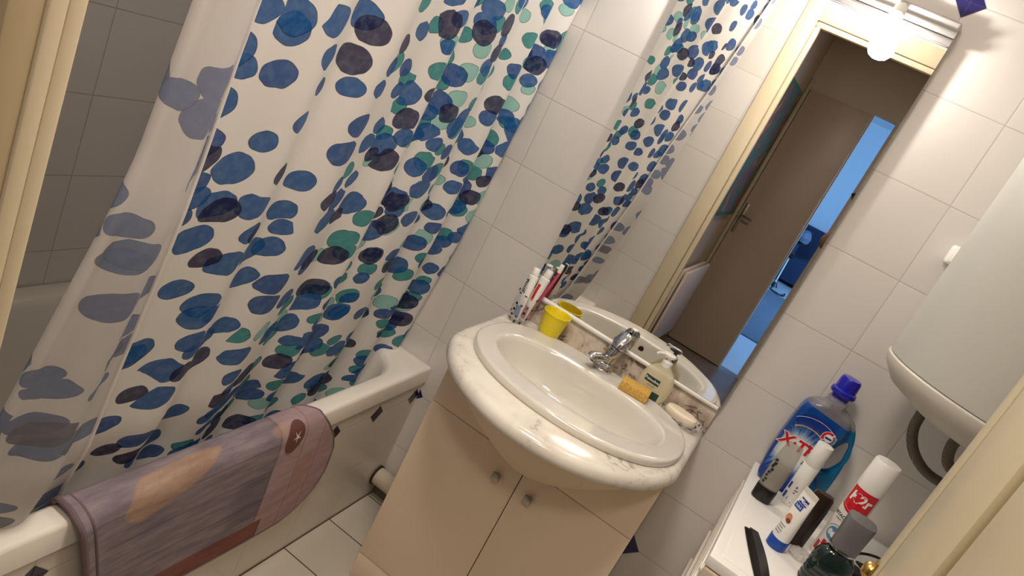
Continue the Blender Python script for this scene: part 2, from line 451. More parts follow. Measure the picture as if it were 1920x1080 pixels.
VT = 0.384
def mat_mat():
    """printed bath mat: planks, an orange shell, a dark pebble with a starfish, rust border"""
    t = NT('printed_bath_mat'); u, v = t.uv()          # u metres along, v metres down from the inner side
    f, _ = t.noise(t.vec(u, t.math('MULTIPLY', v, 5.0)), 9.0, 5, 0.6)
    fb, _ = t.noise(t.vec(u, v), 5.0, 3)
    grain, _ = t.noise(t.vec(t.math('MULTIPLY', u, 1.0), t.math('MULTIPLY', v, 30.0)), 10.0, 4)
    col = t.mix(t.ss(f, 0.3, 0.7), s2l((118, 108, 116)), s2l((148, 136, 140)))
    pink = t.mix(t.ss(f, 0.3, 0.7), s2l((158, 132, 138)), s2l((174, 150, 152)))
    col = t.mix(t.ss(t.math('ADD', u, t.math('MULTIPLY', fb, 0.04)), 0.512, 0.522), col, pink)
    # darker plank next to the pink end
    dk = t.math('MULTIPLY', t.math('MULTIPLY', t.ss(u, 0.36, 0.42), t.ss(u, 0.494, 0.498, 1, 0)), t.math('MULTIPLY', t.ss(v, 0.155, 0.175), t.ss(v, 0.30, 0.31, 1, 0)))
    col = t.mix(t.math('MULTIPLY', dk, 0.5), col, s2l((92, 84, 88)))
    # long plank seams and cross seams
    for vv in (0.105, 0.178, 0.262):
        ln = t.ss(t.math('ABSOLUTE', t.math('SUBTRACT', t.math('ADD', v, t.math('MULTIPLY', fb, 0.01)), vv)), 0.0005, 0.003, 1, 0)
        col = t.mix(t.math('MULTIPLY', t.math('MULTIPLY', ln, t.ss(u, 0.49, 0.50, 1, 0)), 0.38), col, s2l((70, 58, 64)))
    for uu in (0.494, 0.585, 0.655):
        ln = t.ss(t.math('ABSOLUTE', t.math('SUBTRACT', t.math('ADD', u, t.math('MULTIPLY', fb, 0.015)), uu + .006)), 0.0005, 0.0025, 1, 0)
        col = t.mix(t.math('MULTIPLY', ln, 0.5), col, s2l((104, 72, 76)))
    col = t.mix(t.math('MULTIPLY', t.ss(grain, 0.5, 0.8), 0.12), col, s2l((172, 160, 162)))
    col = t.mix(t.math('MULTIPLY', t.ss(grain, 0.25, 0.45, 1, 0), 0.12), col, s2l((84, 72, 80)))
    # rust border along the lower edge of the planks
    bd = t.math('MULTIPLY', t.ss(v, VT - 0.060, VT - 0.056), t.ss(u, 0.518, 0.522, 1, 0))
    rust = t.mix(t.ss(f, 0.3, 0.7), s2l((116, 72, 66)), s2l((136, 90, 82)))
    col = t.mix(bd, col, rust)
    # shell: long tapered wedge
    tt = t.math('DIVIDE', t.math('SUBTRACT', u, 0.09), 0.245)
    cv = t.math('MULTIPLY_ADD', tt, -0.055, 0.105)
    hw = t.math('MULTIPLY', t.math('POWER', t.math('SUBTRACT', 1.0, tt, clamp=True), 0.50), 0.056)
    hw = t.math('MULTIPLY', hw, t.math('POWER', t.ss(tt, 0.0, 0.24), 0.45))
    sd = t.math('SUBTRACT', hw, t.math('ABSOLUTE', t.math('SUBTRACT', v, cv)))
    sh = t.math('MULTIPLY', t.ss(sd, 0.0, 0.010), t.math('MULTIPLY', t.ss(tt, 0.0, 0.02), t.ss(tt, 0.98, 1.0, 1, 0)))
    scol = t.mix(t.ss(f, 0.3, 0.7), s2l((160, 128, 104)), s2l((184, 152, 126)))
    rib = t.ss(t.math('PINGPONG', t.math('ADD', u, t.math('MULTIPLY', v, 0.7)), 0.018), 0.0, 0.004, 1, 0)
    scol = t.mix(t.math('MULTIPLY', rib, 0.15), scol, s2l((150, 104, 74)))
    col = t.mix(t.math('MULTIPLY', sh, 0.75), col, scol)
    # pale shells at the pink end
    for (cu_, cv_, a_, b_, c_) in ((0.50, 0.07, 0.035, 0.016, (176, 138, 114)), (0.615, 0.215, 0.035, 0.055, (168, 124, 104))):
        e = t.math('ADD', t.math('POWER', t.math('DIVIDE', t.math('SUBTRACT', u, cu_), a_), 2.0), t.math('POWER', t.math('DIVIDE', t.math('SUBTRACT', v, cv_), b_), 2.0))
        col = t.mix(t.math('MULTIPLY', t.ss(e, 0.6, 1.0, 1, 0), 0.45), col, s2l(c_))
    t.set(Base_Color=col, Roughness=0.8)
    t.b.inputs['Specular IOR Level'].default_value = 0.2
    g2, _ = t.noise(t.vec(u, v), 500.0, 2); t.bump(g2, 0.0006, 0.5)
    return t.m
M['mat'] = mat_mat()
M['mat_hem'] = plain('bath_mat_hem', (112, 94, 98), 0.85)
M['pebble'] = plain('pebble_print', (104, 62, 54), 0.7, var=0.1, vscale=40)
M['star'] = plain('starfish_print', (226, 206, 200), 0.7)

def dots_mat(name, nu, nv, body=0.3):
    """clear plastic sprinkled with little black, brown and grey squares"""
    t = NT(name); u, v = t.uv()
    a = t.math('MULTIPLY', u, nu / (2 * PI)); b = t.math('MULTIPLY', v, nv)
    wn = t.new('ShaderNodeTexWhiteNoise', noise_dimensions='2D'); t.l.new(t.vec(t.math('FLOOR', a), t.math('FLOOR', b)), wn.inputs[0])
    sc = t.new('ShaderNodeSeparateColor'); t.l.new(wn.outputs[1], sc.inputs[0])
    fa = t.math('ABSOLUTE', t.math('SUBTRACT', t.math('FRACT', a), t.math('MULTIPLY_ADD', sc.outputs[0], 0.4, 0.3)))
    fb = t.math('ABSOLUTE', t.math('SUBTRACT', t.math('FRACT', b), t.math('MULTIPLY_ADD', sc.outputs[1], 0.4, 0.3)))
    sq = t.math('LESS_THAN', t.math('MAXIMUM', fa, fb), 0.2)
    sq = t.math('MULTIPLY', sq, t.math('LESS_THAN', wn.outputs[0], 0.6))
    dc = t.mix(t.math('GREATER_THAN', sc.outputs[2], 0.45), s2l((24, 18, 16)), s2l((104, 82, 74)))
    col = t.mix(sq, s2l((232, 228, 228)), dc)
    t.set(Base_Color=col, Roughness=0.08)
    tr = t.new('ShaderNodeBsdfTransparent')
    mx = t.new('ShaderNodeMixShader'); t.put(mx.inputs[0], t.math('MULTIPLY_ADD', sq, 0.96 - body, body))
    t.l.new(tr.outputs[0], mx.inputs[1]); t.l.new(t.b.outputs[0], mx.inputs[2]); t.l.new(mx.outputs[0], t.out.inputs[0])
    return t.m
M['dots'] = dots_mat('dotted_clear_plastic', 11, 62, 0.16)

# ------------------------------------------------------------------ room shell
XL, XR, YF, ZC = -0.68, 1.62, -1.608, 2.45
DX0, DX1, DZ = 0.314, 1.004, 2.08            # door opening in the front wall
structure('floor', MB().box((XL - .05, YF - 0.034, -0.06), (XR + .05, 0.05, 0.0)), M['tile_floor'])
structure('ceiling', MB().box((XL - .05, YF - 0.034, ZC), (XR + .05, 0.05, ZC + 0.06)), M['ceiling'])
structure('wall_back', MB().box((XL - .05, 0, 0), (XR + .05, 0.05, ZC)), M['tile_back'])
structure('wall_left', MB().box((XL - 0.05, YF, 0), (XL, 0, ZC)), M['tile_side'])
structure('wall_right', MB().box((XR, YF, 0), (XR + 0.05, 0, ZC)), M['tile_side'])
fw = MB()
fw.box((XL - .05, YF - 0.034, 0), (DX0 - 0.035, YF, ZC)); fw.box((DX1 + 0.035, YF - 0.034, 0), (XR + .05, YF, ZC)); fw.box((DX0 - 0.035, YF - 0.034, DZ + 0.035), (DX1 + 0.035, YF, ZC))
structure('wall_front', fw, M['tile_front'])
# door lining and architrave on the bathroom side
tr = MB()
tr.box((DX0 - 0.034, YF - 0.014, 0), (DX0, YF - 0.001, DZ)); tr.box((DX1, YF - 0.014, 0), (DX1 + 0.034, YF - 0.001, DZ)); tr.box((DX0 - 0.034, YF - 0.014, DZ), (DX1 + 0.034, YF - 0.001, DZ + 0.034))
t1 = structure('trim_1', tr, M['cream_paint'], bevel=0.002)
tr = MB()
tr.box((DX0 - 0.034, YF - 0.038, 0), (DX0 - 0.002, YF - 0.0145, DZ)); tr.box((DX1 + .002, YF - 0.038, 0), (DX1 + 0.034, YF - 0.0145, DZ)); tr.box((DX0 - 0.034, YF - 0.038, DZ + .002), (DX1 + 0.034, YF - 0.0145, DZ + 0.034))
structure('trim_6', tr, M['hall_trim'], bevel=0.002)
ar = MB()
for (a, b) in ((0.104, 0.03), (0.026, 0.0)):
    pass
ar.box((DX0 - 0.100, YF - 0.001, 0), (DX0 - 0.026, YF + 0.012, DZ + 0.104)); ar.box((DX0 - 0.022, YF - 0.001, 0), (DX0 + 0.0, YF + 0.012, DZ + 0.0))
ar.box((DX1 + 0.026, YF - 0.001, 0), (DX1 + 0.104, YF + 0.012, DZ + 0.104)); ar.box((DX1 + 0.0, YF - 0.001, 0), (DX1 + 0.022, YF + 0.012, DZ + 0.0))
ar.box((DX0 - 0.026, YF - 0.001, DZ + 0.026), (DX1 + 0.026, YF + 0.012, DZ + 0.104)); ar.box((DX0 - 0.022, YF - 0.001, DZ), (DX1 + 0.022, YF + 0.012, DZ + 0.022))
structure('trim_2', ar, M['cream_paint'], bevel=0.003)
structure('trim_3', MB().box((DX0, YF - 0.034, 0), (DX1, YF, 0.006)), M['hall_dark'])

# bathroom door standing open into the room
P0 = Vector((1.0, -1.602)); P1 = Vector((1.060, -0.955)); dL = (P1 - P0).length; dd = (P1 - P0).normalized(); dn = Vector((dd.y, -dd.x))   # dn points right
def leaf(mb, s0, s1, t0, t1, z0, z1):
    q = []
    for z in (z0, z1):
        for s, t in ((s0, t0), (s1, t0), (s1, t1), (s0, t1)):
            p = P0 + dd * s + dn * t; q.append((p.x, p.y, z))
    mb.add(q, [(0, 3, 2, 1), (4, 5, 6, 7), (0, 1, 5, 4), (1, 2, 6, 5), (2, 3, 7, 6), (3, 0, 4, 7)])
dm = MB(); leaf(dm, 0.0, dL, 0.014, 0.036, 0.01, 2.04)
d1 = structure('door_1', dm, M['cream_door'], bevel=0.003)
# raised bead on the free edge, sunk panel mouldings
pm = MB(); leaf(pm, dL - 0.040, dL - 0.0005, 0.0, 0.0145, 0.012, 2.038); pm.build('edge_bead', M['cream_door'], d1, bevel=0.002)
pm = MB(); leaf(pm, 0.10, dL - 0.048, 0.0, 0.0145, 1.92, 2.038); leaf(pm, dL - 0.232, dL - 0.048, 0.0, 0.0145, 0.012, 1.92); leaf(pm, 0.0, 0.10, 0.0, 0.0145, 0.012, 2.038); leaf(pm, 0.10, dL - 0.232, 0.0, 0.0145, 0.012, 0.25)
pm.build('stile_frame', M['cream_door'], d1, bevel=0.0025)
pm = MB(); leaf(pm, 0.13, dL - 0.256, 0.002, 0.0145, 0.28, 1.89); pm.build('door_panel', M['cream_door'], d1, bevel=0.006)
kp = P0 + dd * (dL - 0.004) ; kz = 1.128
kb = MB()
prof = [(0.0, 0.0), (0.0115, 0.0), (0.0115, 0.004), (0.010, 0.008), (0.0065, 0.0105), (0.0, 0.0115)]
R = []
for r, h in prof:
    R.append([tuple(Vector((kp.x, kp.y, kz)) - Vector((dn.x, dn.y, 0)) * h + (Vector((dd.x, dd.y, 0)) * math.cos(2 * PI * j / 28) + Vector((0, 0, 1)) * math.sin(2 * PI * j / 28)) * max(r, 0.0003)) for j in range(28)])
kb.rings(R); kb.build('door_knob', M['brass'], d1)
kb = MB(); leaf(kb, dL - 0.022, dL - 0.003, -0.002, 0.0, kz - 0.07, kz + 0.02); kb.build('lock_plate', M['brass'], d1, bevel=0.001)

for (nm, x_, y_, r_, lb) in (('added_fill_lamp', 0.42, -1.20, 0.18, 'round white fill lamp added on the bathroom ceiling'), ('added_fill_lamp', 0.80, -2.05, 0.16, 'round white fill lamp added on the hallway ceiling')):  # out-of-view housings for the two added fill lights
    cl_ = thing(nm, (x_, y_, ZC), lb, 'lamp')
    MB().lathe([(.0, -.074), (r_ * .97, -.074), (r_, -.068), (r_, -.004), (r_ * .9, -.0005), (.0, -.0005)], (x_, y_, ZC), 40).build('housing', M['white_metal'], cl_, loc=cl_.location)
# ------------------------------------------------------------------ bathtub
def rrect(x0, x1, y0, y1, r, z, n=10):
    out = []
    for (cx, cy, a0) in ((x1 - r, y1 - r, 0), (x0 + r, y1 - r, PI / 2), (x0 + r, y0 + r, PI), (x1 - r, y0 + r, 1.5 * PI)):
        for j in range(n + 1):
            a = a0 + PI / 2 * j / n; out.append((cx + r * math.cos(a), cy + r * math.sin(a), z))
    return out
bt = thing('bathtub', (-0.33, -0.8, 0), 'white bathtub along the left wall with blue diamond tiles on its front', 'bathtub')
mb = MB()
ox0, ox1, oy0, oy1 = XL + 0.002, 0.024, YF + 0.002, -0.002
rg = [rrect(ox0, ox1, oy0, oy1, 0.004, 0.452), rrect(ox0, ox1, oy0, oy1, 0.004, 0.500), rrect(ox0 + .003, ox1 - .003, oy0 + .003, oy1 - .003, 0.006, 0.507), rrect(ox0 + .009, ox1 - .009, oy0 + .009, oy1 - .009, 0.012, 0.510),
      rrect(-0.625, -0.020, -1.52, -0.072, 0.15, 0.510), rrect(-0.618, -0.028, -1.51, -0.080, 0.15, 0.506), rrect(-0.610, -0.036, -1.50, -0.090, 0.15, 0.49), rrect(-0.585, -0.065, -1.45, -0.125, 0.14, 0.30), rrect(-0.55, -0.105, -1.38, -0.18, 0.13, 0.16), rrect(-0.50, -0.16, -1.30, -0.26, 0.10, 0.13)]
mb.rings(rg, cap0=False, cap1=True); mb.build('tub_shell', M['white_enamel'], bt, loc=bt.location, angle=50)
MB().box((-0.03, oy0, 0.0), (0.018, oy1, 0.4525)).build('tiled_apron', M['tile_apron'], bt, loc=bt.location)

# ------------------------------------------------------------------ shower curtain and rail
def xc(y, z):
    q = max(0.0, min(1.0, -y / 1.25))
    back = interp(z, [(0.3, -0.135), (0.52, -0.130), (0.92, -0.090), (1.6, -0.056), (2.05, -0.03)])
    near = interp(z, [(0.3, -0.085), (0.50, -0.060), (0.62, -0.022), (1.1, 0.045), (1.6, 0.085), (2.05, 0.13)])
    return back + (near - back) * q
def pleat(s, z):
    k = 0.65 + 0.35 * (2.16 - z) / 1.5
    a = 0.015 * math.sin(2 * PI * s / 0.205 + 0.7 + 0.35 * math.sin(2 * z)) + 0.006 * math.sin(2 * PI * s / 0.128 + 1.9 + 0.5 * z) + 0.006 * math.sin(2 * PI * s / 0.41 + z)
    w = max(0.0, 1 - s / 0.42)
    a += 0.024 * w * math.sin(2 * PI * s / 0.155 - 0.6)
    e = min(1.0, s / 0.03)
    return a * k * e
ct = thing('shower_curtain', (0, -0.6, 0.3), 'white shower curtain covered in blue, navy and teal spots', 'shower curtain')
NS, NZ = 300, 70
Z0, Z1 = 0.27, 2.16
main = MB(); verts = []; uvs = []
def yend(z): return interp(z, [(0.3, -1.335), (0.5, -1.340), (0.75, -1.350), (1.2, -1.305), (1.4, -1.305), (2.05, -1.31)])
def plan(z):
    """curtain line at height z: along the bath, round the near fold, and the turned-back flap"""
    pts = []
    ye = yend(z)
    for i in range(NS + 1):
        s = i / NS; y = -0.006 + (ye + 0.012 + 0.006) * s
        pts.append(Vector((xc(y, z) + pleat(-y, z) * min(1, (1 - s) * 6 + 0.15), y)))
    r = 0.010
    cx, cy = pts[-1].x + r, pts[-1].y
    for j in range(1, 9):
        a = PI * j / 8
        pts.append(Vector((cx - r * math.cos(a), cy - r * math.sin(a))))
    fl = interp(z, [(0.3, 0.185), (0.5, 0.175), (0.75, 0.168), (1.2, 0.10), (1.6, 0.072), (2.05, 0.06)])
    y0 = pts[-1].y
    x0 = pts[-1].x
    for j in range(1, 25):
        q = j / 24
        y = y0 + fl * q
        pts.append(Vector((xc(y, z) + 0.016 - 0.006 * q + 0.006 * math.sin(q * PI * 1.2) + max(0, pleat(-y, z)), y)))
    return pts
mid = plan(1.1)
arc = [0.0]
for a, b in zip(mid, mid[1:]): arc.append(arc[-1] + (b - a).length)
NP = len(mid)
for iz in range(NZ + 1):
    z = Z0 + (Z1 - Z0) * iz / NZ
    for k, p in enumerate(plan(z)):
        verts.append((p.x, p.y, z)); uvs.append((arc[k], z))
fa, fb = [], []
for iz in range(NZ):
    for k in range(NP - 1):
        q = (iz * NP + k, iz * NP + k + 1, (iz + 1) * NP + k + 1, (iz + 1) * NP + k)
        (fa if k < NS + 3 else fb).append(q)
main.add(verts, fa, uvs); n0 = len(main.f)
main.f += fb; main.mi += [1] * len(fb)
main.build('cloth', [M['curtain'], M['curtain_back']], ct, loc=ct.location, angle=180)
hem = MB(); hp = []
for iz in range(NZ + 1):
    z = Z0 + (Z1 - Z0) * iz / NZ; p = plan(z)[-1]; hp.append((p.x + 0.001, p.y, z))
hem.tube(hp, 0.0035, 8); hem.build('hem', plain('white_hem_tape', (236, 232, 228), 0.6), ct, loc=ct.location)
cr = thing('curtain_rail', (0.05, -0.8, 2.20), 'white rail above the bathtub that carries the spotted shower curtain', 'curtain rail')
MB().tube([(-0.03, -0.001, 2.20), (0.13, -1.30, 2.20), (0.13, YF + 0.001, 2.20)], 0.011, 14).build('rail', M['white_metal'], cr, loc=cr.location)
for i in range(10):
    y = -0.06 - i * 0.13; x = xc(y, 2.05)
    MB().tube([(x + 0.019 * math.cos(a), y, 2.192 + 0.026 * math.sin(a)) for a in [2 * PI * k / 16 for k in range(17)]], 0.0022, 8, cap=False).build('curtain_ring', M['white_plastic'], cr, loc=cr.location)

# ------------------------------------------------------------------ bath mat over the rim
bm_ = thing('bath_mat', (0.0, -0.8, 0.51), 'mauve printed bath mat with a shell picture hung over the bathtub rim', 'bath mat')
prof = [(-0.043, 0.40), (-0.040, 0.46), (-0.032, 0.502), (-0.022, 0.519), (-0.006, 0.522), (0.014, 0.521), (0.030, 0.512), (0.038, 0.494), (0.040, 0.46), (0.041, 0.40), (0.043, 0.33), (0.044, 0.26), (0.045, 0.205)]
prof = smooth_open(prof, 5); prof_m = list(prof)
pl = [0.0]
for a, b in zip(prof, prof[1:]): pl.append(pl[-1] + (Vector(b) - Vector(a)).length)
vrim = pl[5 * 3]
def mright(x, z):
    if x < 0.02: return interp(x, [(-0.045, -0.64), (-0.03, -0.60), (-0.01, -0.572), (0.02, -0.548)])
    return interp(z, [(0.20, -0.60), (0.207, -0.572), (0.218, -0.535), (0.235, -0.505), (0.26, -0.476), (0.29, -0.460), (0.32, -0.452), (0.39, -0.456), (0.44, -0.482), (0.487, -0.522), (0.515, -0.548)])
def mleft(x, z): return interp(z, [(0.20, -1.108), (0.36, -1.146), (0.52, -1.190)])
vs, us, fs = [], [], []
NU = 70
for i, (x, z) in enumerate(prof):
    yl, yr = mleft(x, z), mright(x, z)
    for j in range(NU + 1):
        y = yl + (yr - yl) * j / NU
        out = 0.0
        if x > 0.03: out = 0.006 * (0.5 + 0.5 * math.sin(y * 9 + 1)) * min(1, (0.50 - z) / 0.15) if z < 0.5 else 0.0
        lift = 0.010 * math.exp(-((y - yl) / 0.03) ** 2) * (1 if x > -0.02 else 0)
        vs.append((x + out + (lift if x > 0.02 else 0), y, z + (lift * 0.4 if x <= 0.02 else 0)))
        us.append((y + 1.19, pl[i] - vrim + 0.02))
for i in range(len(prof) - 1):
    for j in range(NU):
        fs.append((i * (NU + 1) + j, i * (NU + 1) + j + 1, (i + 1) * (NU + 1) + j + 1, (i + 1) * (NU + 1) + j))
o = MB().add(vs, fs, us).build('printed_cloth', M['mat'], bm_, loc=bm_.location, angle=180)
sm = o.modifiers.new('thick', 'SOLIDIFY'); sm.thickness = 0.006; sm.offset = 0.0
he = MB()
edge = [vs[i * (NU + 1)] for i in range(len(prof))] 
he.tube([(x + (0.002 if x > 0.02 else 0), y, z + (0.002 if x <= 0.02 else 0)) for x, y, z in edge], 0.0055, 8)
edge2 = [vs[i * (NU + 1) + 2] for i in range(len(prof))]
he.tube([(x + 0.002, y + 0.004, z + 0.001) for x, y, z in edge2], 0.003, 8)
edge = [vs[(len(prof) - 1) * (NU + 1) + j] for j in range(NU + 1)] + [vs[i * (NU + 1) + NU] for i in range(len(prof) - 2, -1, -1)]
he.tube(edge, 0.0042, 8)
he.build('hem', M['mat_hem'], bm_, loc=bm_.location)

# ------------------------------------------------------------------ vanity cabinet, worktop, basin
VX0, VX1, VY = 0.200, 0.797, -0.355
va = thing('vanity_cabinet', (0.5, -0.18, 0), 'cream two-door vanity cabinet with a bowed front under the basin', 'cabinet')
L_ = va.location
mb = MB(); mb.box((VX0 + .001, VY + 0.018, 0.0), (VX1 - .001, -0.002, 0.60)); mb.box((VX0 + .001, VY + 0.018, 0.60), (VX0 + 0.017, -0.002, 0.779)); mb.box((VX1 - 0.017, VY + 0.018, 0.60), (VX1 - 0.001, -0.002, 0.779))
mb.build('carcass', M['laminate'], va, loc=L_)
MB().box((VX0, VY + 0.003, 0.0), (VX1, VY + 0.018, 0.089)).build('plinth', M['laminate'], va, loc=L_, bevel=0.001)
for (a, b, kx) in ((VX0, 0.4990, 0.446), (0.5015, VX1, 0.543)):
    d = MB().box((a, VY, 0.0915), (b, VY + 0.0175, 0.6165)).build('door', M['laminate'], va, loc=L_, bevel=0.0012)
    k = MB()
    k.box((kx - 0.006, VY - 0.010, 0.544), (kx + 0.006, VY, 0.556))
    k.box((kx - 0.0105, VY - 0.018, 0.5395), (kx + 0.0105, VY - 0.010, 0.5605))
    kk = k.build('knob', M['steel'], va, loc=L_, bevel=0.0015); kk.parent = d
MB().box((VX0, VY, 0.6185), (VX1, VY + 0.0175, 0.779)).build('top_rail', M['laminate'], va, loc=L_, bevel=0.001)
CXC, CYC, CR = 0.490, -0.273, 0.327
vs, fs = [], []
NX, NT_ = 60, 16
for i in range(NX + 1):
    x = 0.178 + (0.802 - 0.178) * i / NX
    ins = (CR - 0.028) ** 2 - (x - CXC) ** 2
    yt = min(VY - 0.0008, CYC - math.sqrt(ins)) if ins > 0 else VY - 0.0008
    q = min(1.0, abs(x - CXC) / 0.292)
    zb = 0.592 + 0.187 * q ** 1.7
    for j in range(NT_ + 1):
        w = j / NT_
        z = 0.7795 + (zb - 0.7795) * w
        y = VY - 0.0008 + (yt - VY + 0.0008) * (1 - w ** 1.25) ** 0.9
        vs.append((x, y, z))
for i in range(NX):
    for j in range(NT_):
        a = i * (NT_ + 1) + j; fs.append((a, a + NT_ + 1, a + NT_ + 2, a + 1))
MB().add(vs, fs).build('bowed_apron', M['laminate'], va, loc=L_, angle=180)

# marble worktop outline, sampled by angle round the basin centre
BX, BY = 0.5025, -0.272
OUT = [(0.812, -0.003), (0.173, -0.003), (0.173, -0.315)]
for j in range(0, 41):
    a = PI + math.radians(17) + (PI - math.radians(34)) * j / 40
    OUT.append((CXC + CR * math.cos(a), CYC + CR * math.sin(a)))
OUT.append((0.812, -0.330))
def ray_out(t):
    d = Vector((math.cos(t), math.sin(t))); best = None
    for i in range(len(OUT)):
        a = Vector(OUT[i]) - Vector((BX, BY)); b = Vector(OUT[(i + 1) % len(OUT)]) - Vector((BX, BY)); e = b - a
        den = d.x * e.y - d.y * e.x
        if abs(den) < 1e-9: continue
        r = (a.x * e.y - a.y * e.x) / den; s = (a.x * d.y - a.y * d.x) / den
        if r > 0 and -1e-6 <= s <= 1 + 1e-6 and (best is None or r < best): best = r
    return best
NC = 160
angs = sorted(set([2 * PI * j / NC for j in range(NC)] + [math.atan2(y - BY, x - BX) % (2 * PI) for x, y in (OUT[0], OUT[1])]))
rad = [ray_out(t) for t in angs]
def cring(z, inset):
    o = []
    for t, r in zip(angs, rad):
        x, y = BX + (r) * math.cos(t), BY + (r) * math.sin(t)
        k = 1 - inset / r
        x2, y2 = BX + r * k * math.cos(t), BY + r * k * math.sin(t)
        if y > -0.0045: y2 = y if True else y2
        o.append((x2, y2, z))
    return o
def hole(z, a, b):
    o = []
    for t in angs:
        c, q = math.cos(t), math.sin(t); k = 1 / math.sqrt((c / a) ** 2 + (q / b) ** 2)
        o.append((BX + k * c, BY + k * q, z))
    return o
ctp = thing('marble_worktop', (0.5, -0.27, 0.78), 'white and grey veined marble worktop with a rounded front around the basin', 'worktop')
mb = MB()
mb.rings([hole(0.7815, 0.262, 0.192), cring(0.781, 0.016), cring(0.784, 0.006), cring(0.791, 0.001), cring(0.799, 0.0), cring(0.808, 0.002), cring(0.816, 0.008), cring(0.820, 0.018), hole(0.820, 0.264, 0.194), hole(0.7815, 0.262, 0.192)], False, False)
mb.build('slab', M['marble'], ctp, loc=ctp.location, angle=60)
MB().box((0.205, -0.014, 0.8195), (0.812, -0.0025, 0.892)).build('splashback', M['splash'], ctp, loc=ctp.location, bevel=0.001)
MB().tube([(0.208, -0.019, 0.8985), (0.809, -0.019, 0.8985)], 0.0078, 14).build('white_bead', M['white_plastic'], ctp, loc=ctp.location)

wb = thing('wash_basin', (BX, BY, 0.82), 'cream-white oval wash basin set into the marble worktop', 'basin')
mb = MB()
def br(z, a, b, dy=0.0, p=2.15, pb=2.6): return sring(BX, BY + dy, z, a, b, 96, p, pb)
mb.rings([br(0.8205, .287, .219), br(0.822, .2895, .2215), br(0.832, .290, .222), br(0.8355, .2895, .2215), br(0.8385, .287, .219), br(0.8398, .282, .214), br(0.840, .276, .208), br(0.840, .250, .156, -.011), br(0.840, .241, .139, -.012), br(0.8390, .236, .1335, -.012), br(0.8350, .2315, .1295, -.012), br(0.825, .2265, .1255, -.012), br(0.79, .212, .117, -.010), br(0.75, .185, .104, -.007), br(0.722, .14, .080, -.005), br(0.708, .07, .043), br(0.704, .022, .022, 0, 2, 2)], False, True)
mb.build('bowl', M['ceramic'], wb, loc=wb.location, angle=60)
MB().lathe([(0.0, .7045), (.021, .7045), (.022, .7065), (.016, .7075), (.0, .7065)], (BX, BY, 0), 24).build('drain', M['chrome'], wb, loc=wb.location)
R = []
for h in (0.0, 0.004):
    R.append([(BX + 0.009 * math.cos(2 * PI * j / 20), BY - 0.1352 - 0.0 + h * 1.2, 0.808 + 0.009 * math.sin(2 * PI * j / 20)) for j in range(20)])
MB().rings(R).build('overflow_ring', M['grout_dark'], wb, loc=wb.location)

# mixer tap
FX, FY = 0.500, -0.085
fa_ = thing('mixer_tap', (FX, FY, 0.8402), 'chrome single-lever mixer tap on the back ledge of the basin', 'tap')
MB().lathe([(.0, .8402), (.028, .8402), (.0285, .846), (.026, .850), (.0255, .853), (.027, .855), (.0265, .861), (.022, .866), (.0, .868)], (FX, FY, 0), 32).build('base', M['chrome'], fa_, loc=fa_.location)
MB().tube(smooth_open([(FX + .001, FY + .002, .862), (FX + .004, FY + .006, .885), (FX + .007, FY + .012, .906)], 5), [.0185, .0188, .019, .0195, .020, .0205, .021, .021, .021, .021, .021], 28).build('body', M['chrome'], fa_, loc=fa_.location)
MB().tube(smooth_open([(FX + .002, FY - .002, .872), (FX - .014, FY - .028, .876), (FX - .028, FY - .050, .874), (FX - .031, FY - .055, .870)], 5), [.0135] * 10 + [.0145] * 6, 20).build('spout', M['chrome'], fa_, loc=fa_.location)
lv = MB()
lc = Vector((FX + .008, FY + .014, .906))
la, lb_, lw = Vector((.12, .34, .93)).normalized(), Vector((.95, -.30, 0)).normalized(), None
lw = la.cross(lb_).normalized()
LR = []
for h, a_, b2 in ((0.0, .021, .021), (.004, .0225, .0215), (.018, .0235, .020), (.034, .0225, .016), (.046, .0185, .011), (.052, .012, .006), (.053, .004, .002)):
    LR.append([tuple(lc + la * h + lb_ * (a_ * math.cos(2 * PI * j / 32)) + lw * (b2 * math.sin(2 * PI * j / 32))) for j in range(32)])
lv.rings(LR).build('lever', M['chrome'], fa_, loc=fa_.location)
MB().lathe([(.0, 0), (.0055, 0), (.0055, .0015), (0, .0018)], (FX + .002, FY - .012, .9075), 14).build('temperature_mark', M['black_plastic'], fa_, loc=fa_.location)

# ------------------------------------------------------------------ mirror with lamp bar
MX0, MX1, MZ0, MZ1 = 0.203, 0.812, 0.905, 1.893
mr = thing('wall_mirror', (0.507, -0.01, MZ0), 'tall frameless mirror above the basin', 'mirror')
mb = MB(); mb.box((MX0, -0.0205, MZ0), (MX1, -0.0085, MZ1)); mb.build('backing', plain('mirror_edge_grey', (168, 164, 156), 0.3), mr, loc=mr.location)
MB().box((MX0, -0.0222, MZ0), (MX1, -0.0206, MZ1)).build('glass', M['mirror'], mr, loc=mr.location)
mr.rotation_euler.z = -0.012     # the glass hangs a touch out of parallel with the wall
lm = thing('lamp_bar', (0.507, -0.03, 1.89), 'white and chrome lamp bar with two bare bulbs over the mirror', 'lamp')
MB().box((MX0, -0.030, 1.894), (MX1, -0.0015, 1.950)).build('canopy', plain('lamp_canopy', (176, 172, 170), 0.25), lm, loc=lm.location, bevel=0.006, bseg=3)
for z in (1.903, 1.921):
    MB().tube([(MX0 + 0.001, -0.032, z), (MX1 - 0.001, -0.032, z)], 0.0085, 16).build('satin_strip', M['satin'], lm, loc=lm.location)
